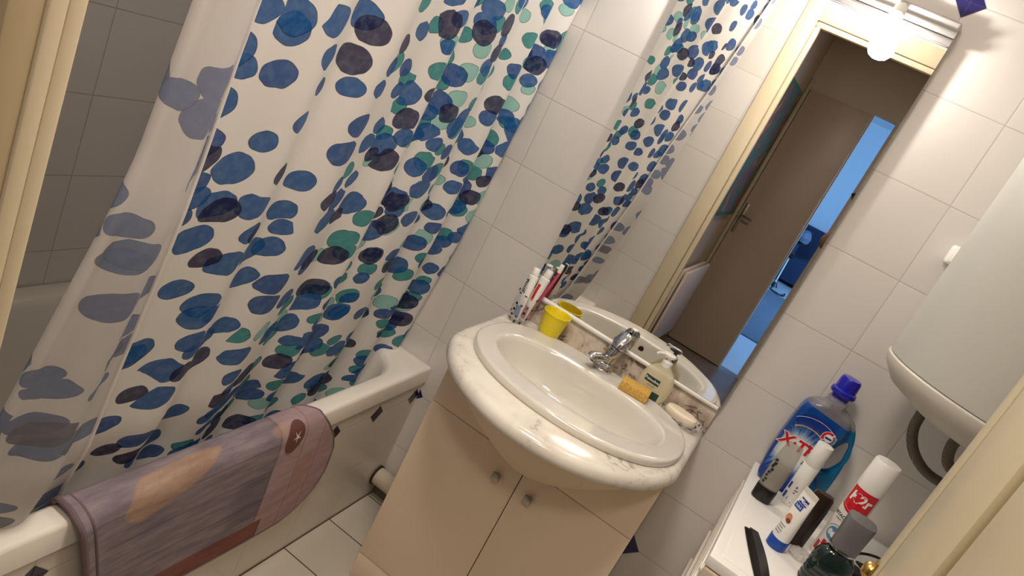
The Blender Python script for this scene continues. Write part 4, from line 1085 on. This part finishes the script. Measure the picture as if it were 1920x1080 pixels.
# clipper with its cord
cl = thing('hair_clipper', (1.205, -0.375, ZM), 'black hair clipper with a thin black cord beside the green glass bottle', 'hair clipper')
MB().rings([sring(1.205 + (q * -.012), -.375 + q * .02, ZM + z, a, b, 32, 2.8) for q, z, a, b in ((0, .0005, .020, .030), (0, .006, .023, .034), (.2, .030, .021, .030), (.5, .042, .014, .020))]).build('body', M['black_plastic'], cl, loc=cl.location)
MB().box((1.195, -.350, ZM + .028), (1.209, -.335, ZM + .036)).build('blade', M['steel'], cl, loc=cl.location, bevel=.001)
cp = [(1.205, -.36, ZM + .036), (1.200, -.32, ZM + .032), (1.205, -.27, ZM + .026), (1.232, -.215, ZM + .022), (1.27, -.20, ZM + .028), (1.30, -.23, ZM + .030), (1.31, -.29, ZM + .02), (1.285, -.34, ZM + .022), (1.24, -.33, ZM + .030), (1.215, -.30, ZM + .03), (1.23, -.255, ZM + .014), (1.30, -.22, ZM + .006), (1.38, -.25, ZM + .0035), (1.44, -.34, ZM + .0035)]
MB().tube(smooth_open(cp, 8), .0032, 8).build('cord', M['black_rubber'], cl, loc=cl.location)

# ------------------------------------------------------------------ water heater and hoses
HX, HY = 1.28, -0.28
ht = thing('water_heater', (HX, HY, 1.21), 'large white cylindrical water heater hung on the tiled wall', 'water heater')
MB().lathe([(.0, 1.296), (.247, 1.296), (.2495, 1.292), (.2505, 1.297), (.2505, 1.93), (.240, 1.985), (.20, 2.02), (.0, 2.04)], (HX, HY, 0), 96).build('tank', plain('heater_white', (200, 199, 190), 0.32, coat=.2), ht, loc=ht.location)
MB().lathe([(.0, 1.212), (.10, 1.212), (.17, 1.219), (.222, 1.240), (.246, 1.266), (.2525, 1.281), (.2525, 1.287), (.2480, 1.2905), (.0, 1.292)], (HX, HY, 0), 96).build('bottom_cover', plain('heater_cover', (206, 201, 189), 0.38), ht, loc=ht.location)
MB().box((1.05, -0.034, 1.484), (1.50, -0.0015, 1.530)).build('wall_bracket', M['white_plastic'], ht, loc=ht.location, bevel=.008, bseg=3)
MB().box((1.058, -0.062, 1.490), (1.074, -0.030, 1.522)).build('bracket_hook', M['white_plastic'], ht, loc=ht.location, bevel=.005, bseg=3)
def hose_mat():
    t = NT('braided_hose'); x, y, z, v = t.objpos()
    w1 = t.math('PINGPONG', t.math('ADD', t.math('ADD', x, y), z), .0022); w2 = t.math('PINGPONG', t.math('SUBTRACT', t.math('ADD', x, y), z), .0022)
    h = t.math('MAXIMUM', w1, w2)
    t.set(Base_Color=t.mix(t.ss(h, .0008, .002), s2l((84, 74, 64)), s2l((128, 118, 106))), Roughness=.42, Metallic=.55); t.bump(h, .4, .6); return t.m
hm_ = hose_mat()
for (pts, lb) in (([(1.154, -.2, 1.228), (1.161, -.2, 1.205), (1.166, -.2, 1.157), (1.185, -.2, 1.12), (1.212, -.2, 1.096), (1.244, -.2, 1.083), (1.30, -.18, 1.075), (1.37, -.12, 1.05), (1.42, -.03, 1.0), (1.43, -.004, .99)], 'grey braided hose looping from the near side of the heater bottom'),
                  ([(1.262, -.26, 1.222), (1.240, -.26, 1.205), (1.229, -.26, 1.182), (1.237, -.26, 1.149), (1.255, -.26, 1.132), (1.31, -.24, 1.118), (1.40, -.14, 1.10), (1.48, -.02, 1.06), (1.485, -.004, 1.055)], 'shorter braided hose nearer the door edge under the heater')):
    h = thing('water_hose', pts[0], lb, 'hose', 'hoses under the water heater')
    MB().tube(smooth_open(pts, 8), .0112, 16).build('braid', hm_, h, loc=h.location)
    p0, p1 = Vector(pts[0]), Vector(pts[1])
    MB().tube([p0 + Vector((0, 0, .002)), p0.lerp(p1, .8)], .0135, 6).build('nut', M['steel'], h, loc=h.location)

# pipe stub between bath and vanity
pp = thing('drain_pipe', (0.11, -0.034, 0.085), 'white drain pipe low on the wall between bathtub and vanity', 'pipe')
MB().tube([(0.018, -0.036, .088), (0.199, -0.036, .088)], .030, 24).build('pipe', M['pipe_white'], pp, loc=pp.location)
MB().tube([(0.0185, -0.036, .088), (0.026, -0.036, .088)], .034, 24).build('seal', M['dark_seal'], pp, loc=pp.location)
MB().tube([(0.09, -0.036, .088), (0.115, -0.036, .088)], .0325, 24).build('clip', M['pipe_white'], pp, loc=pp.location)
sk = structure('trim_4', MB().box((0.019, -0.006, 0.0005), (0.94, -0.0005, 0.052)), plain('dark_skirting_tile', (120, 110, 100), 0.4))

# tub pebble and starfish on the mat
pb = Vector((0.0, -0.645, 0.0))
def mat_pt(y, v):    # v metres down the drape
    L = v + vrim - 0.02
    for i in range(len(pl) - 1):
        if pl[i + 1] >= L:
            q = (L - pl[i]) / (pl[i + 1] - pl[i]); x = prof_m[i][0] + (prof_m[i + 1][0] - prof_m[i][0]) * q; z = prof_m[i][1] + (prof_m[i + 1][1] - prof_m[i][1]) * q
            tx_, tz_ = prof_m[i + 1][0] - prof_m[i][0], prof_m[i + 1][1] - prof_m[i][1]; l = math.hypot(tx_, tz_)
            return Vector((x - tz_ / l * 0.0042 + (0.006 * (0.5 + 0.5 * math.sin(y * 9 + 1)) * min(1, max(0, (0.50 - z) / 0.15)) if x > .03 else 0), y, z + tx_ / l * 0.0042))
def mat_patch(outline, mat, nm, e):
    v = [mat_pt(y, q) for y, q in outline]
    c = mat_pt(sum(o[0] for o in outline) / len(outline), sum(o[1] for o in outline) / len(outline))
    nrm = Vector((0.8, 0, 0.6)) * e
    MB().add([tuple(p + nrm) for p in v] + [tuple(c + nrm)], [(k, (k + 1) % len(v), len(v)) for k in range(len(v))]).build(nm, mat, bm_, loc=bm_.location, angle=180)
yp, vp = -0.648, 0.098
el = []
for ringk in (1.0,):
    pass
vsP = [mat_pt(yp + .030 * r * math.cos(2 * PI * k / 28) - .006 * r * math.sin(2 * PI * k / 28), vp + .040 * r * math.sin(2 * PI * k / 28)) + Vector((.0006, 0, .0006)) for r in (.001, .25, .5, .75, 1.0) for k in range(28)]
fsP = [(i * 28 + k, i * 28 + (k + 1) % 28, (i + 1) * 28 + (k + 1) % 28, (i + 1) * 28 + k) for i in range(4) for k in range(28)]
MB().add([tuple(p) for p in vsP], fsP).build('pebble_print', M['pebble'], bm_, loc=bm_.location, angle=180)
sv, sf = [], []
for k in range(5):
    a = 2 * PI * k / 5 + .35
    for q in range(6):
        r0_, r1_ = .016 * q / 6, .016 * (q + 1) / 6
        w0, w1 = .0022 * (1 - q / 6) + .0004, .0022 * (1 - (q + 1) / 6) + .0004
        o_ = len(sv)
        for r_, w_ in ((r0_, w0), (r1_, w1)):
            for sg in (-1, 1):
                dy, dv_ = r_ * math.cos(a) - sg * w_ * math.sin(a), r_ * math.sin(a) + sg * w_ * math.cos(a)
                sv.append(tuple(mat_pt(yp + .004 + dy * .9, vp + dv_) + Vector((.0014, 0, .0014))))
        sf.append((o_, o_ + 1, o_ + 3, o_ + 2))
MB().add(sv, sf).build('starfish_print', M['star'], bm_, loc=bm_.location, smooth=False)

# ------------------------------------------------------------------ hallway behind the camera (seen in the mirror)
HL, HR, HF = 0.128, 1.50, -3.65
hy = YF - 0.034
structure('floor_hall', MB().box((HL - .05, HF - 0.08, -0.06), (HR + .05, YF - 0.034, 0.0)), M['hall_floor'])
structure('ceiling_hall', MB().box((HL - .05, HF - .08, ZC), (HR + .05, YF - 0.034, ZC + 0.05)), M['ceiling'])
structure('wall_hall_left', MB().box((HL - 0.05, HF, 0), (HL, YF - 0.034, ZC)), M['hall_paint'])
structure('wall_hall_right', MB().box((HR, HF, 0), (HR + 0.05, YF - 0.034, ZC)), M['hall_paint'])
hw = MB(); hw.box((HL, hy - .004, 0), (DX0 - 0.034, YF - 0.0345, ZC)); hw.box((DX1 + 0.034, hy - .004, 0), (HR, YF - 0.0345, ZC)); hw.box((DX0 - 0.034, hy - .004, DZ + 0.034), (DX1 + 0.034, YF - 0.0345, ZC))
structure('wall_hall_front', hw, M['hall_dark'])
BX0, BX1, BZ = 0.612, 0.752, 2.05
hb = MB()
hb.box((HL, HF - 0.08, 0), (BX0, HF, ZC)); hb.box((BX1, HF - 0.08, 0), (HR, HF, ZC)); hb.box((BX0, HF - 0.08, BZ), (BX1, HF, ZC))
structure('wall_hall_far', hb, M['hall_paint'])
structure('trim_5', MB().box((0.130, HF + .0005, 0), (0.156, HF + 0.02, 2.10)), M['cream_door'], bevel=.003)
d2 = structure('door_2', MB().box((0.162, HF + 0.0005, 0.008), (0.600, HF + 0.024, 2.03)), plain('brown_grey_door', (186, 168, 150), 0.4), bevel=.003)
MB().box((0.176, HF + .0242, 0.93), (0.202, HF + .028, 1.16)).build('lock_plate', M['steel'], d2, bevel=.001)
MB().tube([(0.189, HF + .027, 1.07), (0.189, HF + .060, 1.07), (0.199, HF + .068, 1.07), (0.274, HF + .070, 1.066)], .008, 12).build('handle', M['steel'], d2)
# picture on the left hall wall
pc = thing('hanging_picture', (HL, -3.05, 1.5), 'green and dark red picture on the hallway wall, seen in the mirror', 'picture')
def pic_mat():
    t = NT('abstract_canvas'); x, y, z, v = t.objpos(); f, _ = t.noise(v, 4.0, 4, .6, 1.2)
    c = t.ramp(f, [(0.30, s2l((40, 70, 58))), (0.45, s2l((44, 118, 86))), (0.55, s2l((110, 40, 44))), (0.66, s2l((190, 120, 70)))])
    t.set(Base_Color=c, Roughness=.6); return t.m
MB().box((HL + .001, -3.44, 1.06), (HL + .028, -2.70, 1.97)).build('frame', plain('picture_frame_green', (44, 112, 82), .5), pc, loc=pc.location, bevel=.003)
MB().box((HL + .0282, -3.41, 1.09), (HL + .030, -2.73, 1.94)).build('canvas', pic_mat(), pc, loc=pc.location)
rd = thing('radiator', (HL, -3.1, .14), 'pale flat radiator low on the hallway wall, seen in the mirror', 'radiator')
MB().box((HL + .03, -3.34, .15), (HL + .052, -2.62, .69)).build('panel', plain('radiator_white', (222, 206, 196), .4), rd, loc=rd.location, bevel=.006)
MB().box((HL + .062, -3.34, .15), (HL + .082, -2.62, .69)).build('front_panel', plain('radiator_front', (230, 216, 206), .4), rd, loc=rd.location, bevel=.006)
for y in (-3.25, -2.75): MB().box((HL + .0005, y - .02, .22), (HL + .064, y + .02, .60)).build('bracket', M['black_plastic'], rd, loc=rd.location)

# the blue daylit room beyond
RY = -10.6
BP = plain('far_room_paint', (214, 220, 224), .7)
structure('floor_far_room', MB().box((-1.6, RY, -0.06), (2.8, HF - .08, 0.0)), plain('far_room_floor', (186, 190, 194), .35, var=.06, vscale=2))
structure('ceiling_far_room', MB().box((-1.6, RY, 2.6), (2.8, HF - .08, 2.65)), BP)
structure('wall_far_end', MB().box((-1.6, RY - .05, 0), (2.8, RY, 2.6)), BP)
structure('wall_far_left', MB().box((-1.65, RY, 0), (-1.6, HF - .08, 2.6)), BP)
structure('wall_far_right', MB().box((2.8, RY, 0), (2.85, HF - .08, 2.6)), BP)
structure('wall_far_near', MB().box((-1.6, HF - .085, 0), (HL - .05, HF - .03, 2.6)).box((HR + .05, HF - .085, 0), (2.8, HF - .03, 2.6)).box((HL - .05, HF - .085, ZC), (HR + .05, HF - .03, 2.6)), BP)
wmat = NT('daylight_pane'); wmat.set(Base_Color=(0.05, 0.08, 0.12), Roughness=.05)
wmat.b.inputs['Emission Color'].default_value = (0.27, 0.54, 1.0, 1); wmat.b.inputs['Emission Strength'].default_value = DAY_STRENGTH
wn = structure('window_1', MB().box((2.785, -8.4, .8), (2.799, -5.2, 2.2)), wmat.m)
wf = MB()
for (ya, yb, za, zb) in ((-8.46, -8.4, .74, 2.26), (-5.2, -5.14, .74, 2.26), (-8.4, -5.2, .74, .80), (-8.4, -5.2, 2.2, 2.26), (-6.83, -6.77, .8, 2.2)):
    wf.box((2.76, ya, za), (2.7995, yb, zb))
wf.build('window_frame', M['white_plastic'], wn)
rg_ = thing('rug', (0.7, -6.6, .0), 'dark blue rug on the floor of the far room, seen in the mirror', 'rug')
MB().box((-.4, -8.1, .0005), (1.7, -5.02, .012)).build('pile', plain('rug_blue', (96, 104, 116), .95, var=.1, vscale=30), rg_, loc=rg_.location, bevel=.003)
sf_ = thing('sofa', (0.9, -9.6, 0), 'dark navy sofa at the end of the far room, seen in the mirror', 'sofa')
NVY = plain('navy_upholstery', (34, 46, 72), .85)
MB().box((.31, -10.2, .05), (2.0, -9.3, .42)).build('seat', NVY, sf_, loc=sf_.location, bevel=.03)
MB().box((.31, -10.4, .05), (2.0, -10.15, .86)).build('backrest', NVY, sf_, loc=sf_.location, bevel=.04)
MB().box((.27, -10.3, .05), (.43, -9.3, .60)).build('armrest', NVY, sf_, loc=sf_.location, bevel=.03)
cs = thing('cushion', (.43, -9.75, .6), 'pale rumpled cushion on the navy sofa in the far room', 'cushion')
MB().rings([sring(.43, -9.75, .605 + z, a, b, 28, 2.6) for z, a, b in ((0, .05, .16), (.03, .09, .24), (.10, .10, .26), (.18, .06, .2), (.20, .03, .1))]).build('pad', plain('cushion_grey_blue', (120, 130, 150), .9, var=.2, vscale=10), cs, loc=cs.location)
sd_ = thing('pole_stand', (0.46, -8.4, 0), 'thin silver pole with black ends in front of the navy sofa', 'stand')
MB().tube([(.460, -8.4, .10), (.445, -8.4, .47)], .010, 10).build('pole', M['white_metal'], sd_, loc=sd_.location)
MB().box((.405, -8.43, .47), (.490, -8.37, .55)).build('head', M['black_plastic'], sd_, loc=sd_.location, bevel=.006)
MB().lathe([(.0, .03), (.06, .04), (.03, .10), (.0, .11)], (.460, -8.4, 0), 16).build('base', M['black_plastic'], sd_, loc=sd_.location)
MB().tube(smooth_open([(.46, -8.4, .035), (.46, -8.25, .016), (.56, -8.18, .0145), (.64, -8.25, .0145), (.64, -8.45, .0145)], 5), .012, 8).build('foot_loop', M['black_plastic'], sd_, loc=sd_.location)

# ------------------------------------------------------------------ the person taking the picture, in the doorway
def skin_mesh(V, E, R, levels=2):
    me = bpy.data.meshes.new('tmp'); me.from_pydata([tuple(v) for v in V], E, [])
    o = bpy.data.objects.new('tmp', me); COL.objects.link(o)
    md = o.modifiers.new('s', 'SKIN'); md.use_smooth_shade = True
    sd = me.skin_vertices[0].data
    for i, r in enumerate(R):
        sd[i].radius = r if isinstance(r, tuple) else (r, r); sd[i].use_root = (i == 0)
    s2 = o.modifiers.new('ss', 'SUBSURF'); s2.levels = s2.render_levels = levels
    dg = bpy.context.evaluated_depsgraph_get(); out = bpy.data.meshes.new_from_object(o.evaluated_get(dg))
    v = [tuple(q.co) for q in out.vertices]; f = [tuple(p.vertices) for p in out.polygons]
    bpy.data.objects.remove(o); bpy.data.meshes.remove(me); bpy.data.meshes.remove(out)
    return v, f
def chain(pts, rad): return list(map(Vector, pts)), [(i, i + 1) for i in range(len(pts) - 1)], rad
ps = thing('person', (1.06, -2.34, 0), 'person in a brown jumper holding up a phone in the doorway', 'person')
lens = CAM.copy(); pr_ = RX; pu_ = up; pb_ = -FW
def PL(a, b, c): return tuple(lens + pr_ * a + pu_ * b + pb_ * c)       # right, up, back from the lens
LW, RW = Vector(PL(.052, -.115, .045)), Vector(PL(.185, -.075, .050))     # wrists
LE, RE = Vector((.800, -2.14, 1.245)), Vector((1.270, -2.14, 1.25))
LS, RS = Vector((.885, -2.35, 1.415)), Vector((1.242, -2.35, 1.415))
B = MB()
Vb = [(1.06, -2.35, .93), (1.06, -2.35, 1.08), (1.06, -2.35, 1.25), (1.06, -2.35, 1.38), (1.06, -2.34, 1.47), (1.045, -2.30, 1.62),
      LS, LE, LW.lerp(LE, -.06), RS, RE, RW.lerp(RE, -.06), (.965, -2.35, .88), (.955, -2.33, .50), (.945, -2.37, .09), (.935, -2.24, .045), (1.155, -2.35, .88), (1.165, -2.33, .50), (1.175, -2.37, .09), (1.185, -2.24, .045)]
Eb = [(0, 1), (1, 2), (2, 3), (3, 4), (4, 5), (3, 6), (6, 7), (7, 8), (3, 9), (9, 10), (10, 11), (0, 12), (12, 13), (13, 14), (14, 15), (0, 16), (16, 17), (17, 18), (18, 19)]
Rb = [(.15, .11), (.135, .10), (.15, .105), (.14, .095), .055, .052, .055, .042, .030, .055, .042, .030, .080, .056, .042, .036, .080, .056, .042, .036]
B.add(*skin_mesh(Vb, Eb, Rb))
# head
hc = Vector((1.04, -2.285, 1.655)); R = []
for z, a, b, dy in ((-.122, .012, .014, .035), (-.112, .036, .040, .030), (-.085, .055, .062, .020), (-.045, .066, .080, .008), (0, .073, .092, 0), (.045, .074, .095, -.004), (.085, .062, .080, -.006), (.112, .036, .046, -.006), (.120, .01, .012, -.006)):
    R.append([(hc.x + p[0], hc.y + dy + p[1], hc.z + z) for p in sring(0, 0, 0, a, b, 36, 2.1)])
B.rings(R)
B.rings([[(hc.x + w * math.cos(2 * PI * k / 12), hc.y + yy + .006 * math.sin(2 * PI * k / 12) , hc.z + zz + h * math.sin(2 * PI * k / 12)) for k in range(12)] for yy, zz, w, h in ((.078, .012, .008, .006), (.092, -.010, .010, .010), (.106, -.034, .013, .010), (.088, -.046, .016, .006))])
for sx in (-1, 1):
    B.rings([[(hc.x + sx * (.070 + t_), hc.y - .008 + r_ * .7 * math.cos(2 * PI * k / 14), hc.z - .012 + r_ * 1.25 * math.sin(2 * PI * k / 14)) for k in range(14)] for t_, r_ in ((0, .020), (.010, .026), (.014, .020))])
# hands: palm plus five fingers, gripping the phone from its ends
def hand(back, wrist, palm, fingers, thumb):
    v, e, r = chain([back, wrist, palm[0], palm[1]], [.030, (.028, .022), (.036, .019), (.036, .015)]); B.add(*skin_mesh(v, e, r))
    for pts, rr in fingers + [thumb]:
        v, e, r = chain(pts, rr); B.add(*skin_mesh(v, e, r))
lf = []
for k in range(4):          # left hand: fingers under and behind the lower edge
    a = .030 + .021 * k
    lf.append(([PL(a + .012, -.088, .034), PL(a + .004, -.066, .024), PL(a - .002 - .002 * k, -.048, .012), PL(a - .004, -.036 - .004 * abs(k - 1), .019)], [.0095, .0092, .0085, .0072]))
hand(tuple(LW.lerp(LE, .2)), tuple(LW), [PL(.056, -.096, .046), PL(.060, -.080, .042)], lf, ([PL(.040, -.098, .046), PL(.022, -.080, .040), PL(.018, -.058, .030), PL(.026, -.040, .026)], [.013, .0115, .0105, .0085]))
rf = []
for k in range(4):
    b = .026 - .020 * k
    rf.append(([PL(.172, b - .020, .036), PL(.166, b - .006, .018), PL(.150, b + .002, .000), PL(.132 + .003 * abs(k - 1), b + .004, -.003)], [.0095, .0092, .0085, .0072]))
hand(tuple(RW.lerp(RE, .2)), tuple(RW), [PL(.182, -.045, .044), PL(.178, -.020, .040)], rf, ([PL(.168, -.052, .046), PL(.150, -.034, .034), PL(.136, -.016, .026), PL(.124, -.002, .024)], [.013, .0115, .0105, .0085]))
body = B.build('body', M['skin'], ps, loc=ps.location, angle=180)
for sx in (-1, 1):
    ex_, ey_, ez_ = hc.x + sx * .030, hc.y + .0765, hc.z + .006
    MB().lathe([(.0004, -.0085), (.006, -.0065), (.0092, -.003), (.010, 0), (.0092, .003), (.006, .0065), (.0004, .0085)], (ex_, ey_, ez_), 16).build('eye', M['white_ink'], ps, loc=ps.location)
    MB().rings([[(ex_ + r_ * math.cos(2 * PI * k / 16), ey_ + yy, ez_ + r_ * math.sin(2 * PI * k / 16)) for k in range(16)] for yy, r_ in ((.0088, .0042), (.0104, .0038), (.0106, .001))]).build('iris', M['hair'], ps, loc=ps.location)
    MB().tube([(ex_ - sx * .013, ey_ + .010, ez_ + .017), (ex_, ey_ + .011, ez_ + .021), (ex_ + sx * .014, ey_ + .004, ez_ + .018)], .003, 8).build('eyebrow', M['hair'], ps, loc=ps.location)
MB().rings([[(hc.x + .022 * math.cos(2 * PI * k / 16), hc.y + yy, hc.z - .068 + .007 * math.sin(2 * PI * k / 16)) for k in range(16)] for yy in (.070, .090)]).build('mouth', plain('lips', (176, 104, 96), .5), ps, loc=ps.location)
H = MB(); R = []
for z, a, b, dy in ((-.055, .070, .060, -.045), (-.01, .080, .075, -.032), (.04, .082, .092, -.016), (.075, .074, .094, -.008), (.108, .052, .066, -.006), (.130, .014, .018, -.006)):
    R.append([(hc.x + p[0], hc.y + dy + p[1], hc.z + z) for p in sring(0, 0, 0, a, b, 36, 2.1)])
H.rings(R); H.build('hair', M['hair'], ps, loc=ps.location)
S_ = MB()
Vs = [(1.06, -2.35, .82), (1.06, -2.35, 1.06), (1.06, -2.35, 1.25), (1.06, -2.35, 1.385), (1.06, -2.342, 1.455), LS, LE, LW.lerp(LE, .02), RS, RE, RW.lerp(RE, .02)]
Es = [(0, 1), (1, 2), (2, 3), (3, 4), (3, 5), (5, 6), (6, 7), (3, 8), (8, 9), (9, 10)]
S_.add(*skin_mesh(Vs, Es, [(.175, .130), (.160, .120), (.172, .122), (.158, .112), .072, .068, .054, .040, .068, .054, .040]))
S_.build('jumper', M['brown_knit'], ps, loc=ps.location, angle=180)
T_ = MB()
T_.add(*skin_mesh([(1.06, -2.35, 1.04), (1.06, -2.35, .90), (.965, -2.35, .84), (.955, -2.33, .50), (.945, -2.365, .10), (1.155, -2.35, .84), (1.165, -2.33, .50), (1.175, -2.365, .10)], [(0, 1), (1, 2), (2, 3), (3, 4), (1, 5), (5, 6), (6, 7)], [(.165, .122), (.165, .122), .098, .072, .060, .098, .072, .060]))
T_.build('trousers', M['denim'], ps, loc=ps.location, angle=180)
for x in (.938, 1.182):
    MB().rings([sring(x, -2.30 + dy, z, a, b, 28, 2.6) for z, a, b, dy in ((.001, .046, .125, 0), (.022, .050, .130, 0), (.05, .046, .118, -.008), (.085, .046, .070, -.05), (.10, .044, .05, -.06))]).build('shoe', M['black_rubber'], ps, loc=ps.location)
phn = thing('phone', PL(.06, 0, .010), 'dark phone held up by the person in the doorway', 'phone')
pv = MB()
q = []
for c in (.0025, .0105):
    for a, b in ((-.010, -.058), (.142, -.058), (.142, .012), (-.010, .012)): q.append(PL(a, b, c))
pv.add(q, [(0, 3, 2, 1), (4, 5, 6, 7), (0, 1, 5, 4), (1, 2, 6, 5), (2, 3, 7, 6), (3, 0, 4, 7)])
pv.build('case', M['black_plastic'], phn, loc=phn.location, bevel=.0025)
R = [[PL(.0065 * r * math.cos(2 * PI * k / 24), .0065 * r * math.sin(2 * PI * k / 24), c) for k in range(24)] for r, c in ((1, .003), (1, .0012), (.8, .0010), (.75, .0016), (.05, .0018))]
pl_ = MB().rings(R, True, True).build('lens', plain('lens_glass', (12, 14, 20), .05, coat=.8), phn, loc=phn.location)
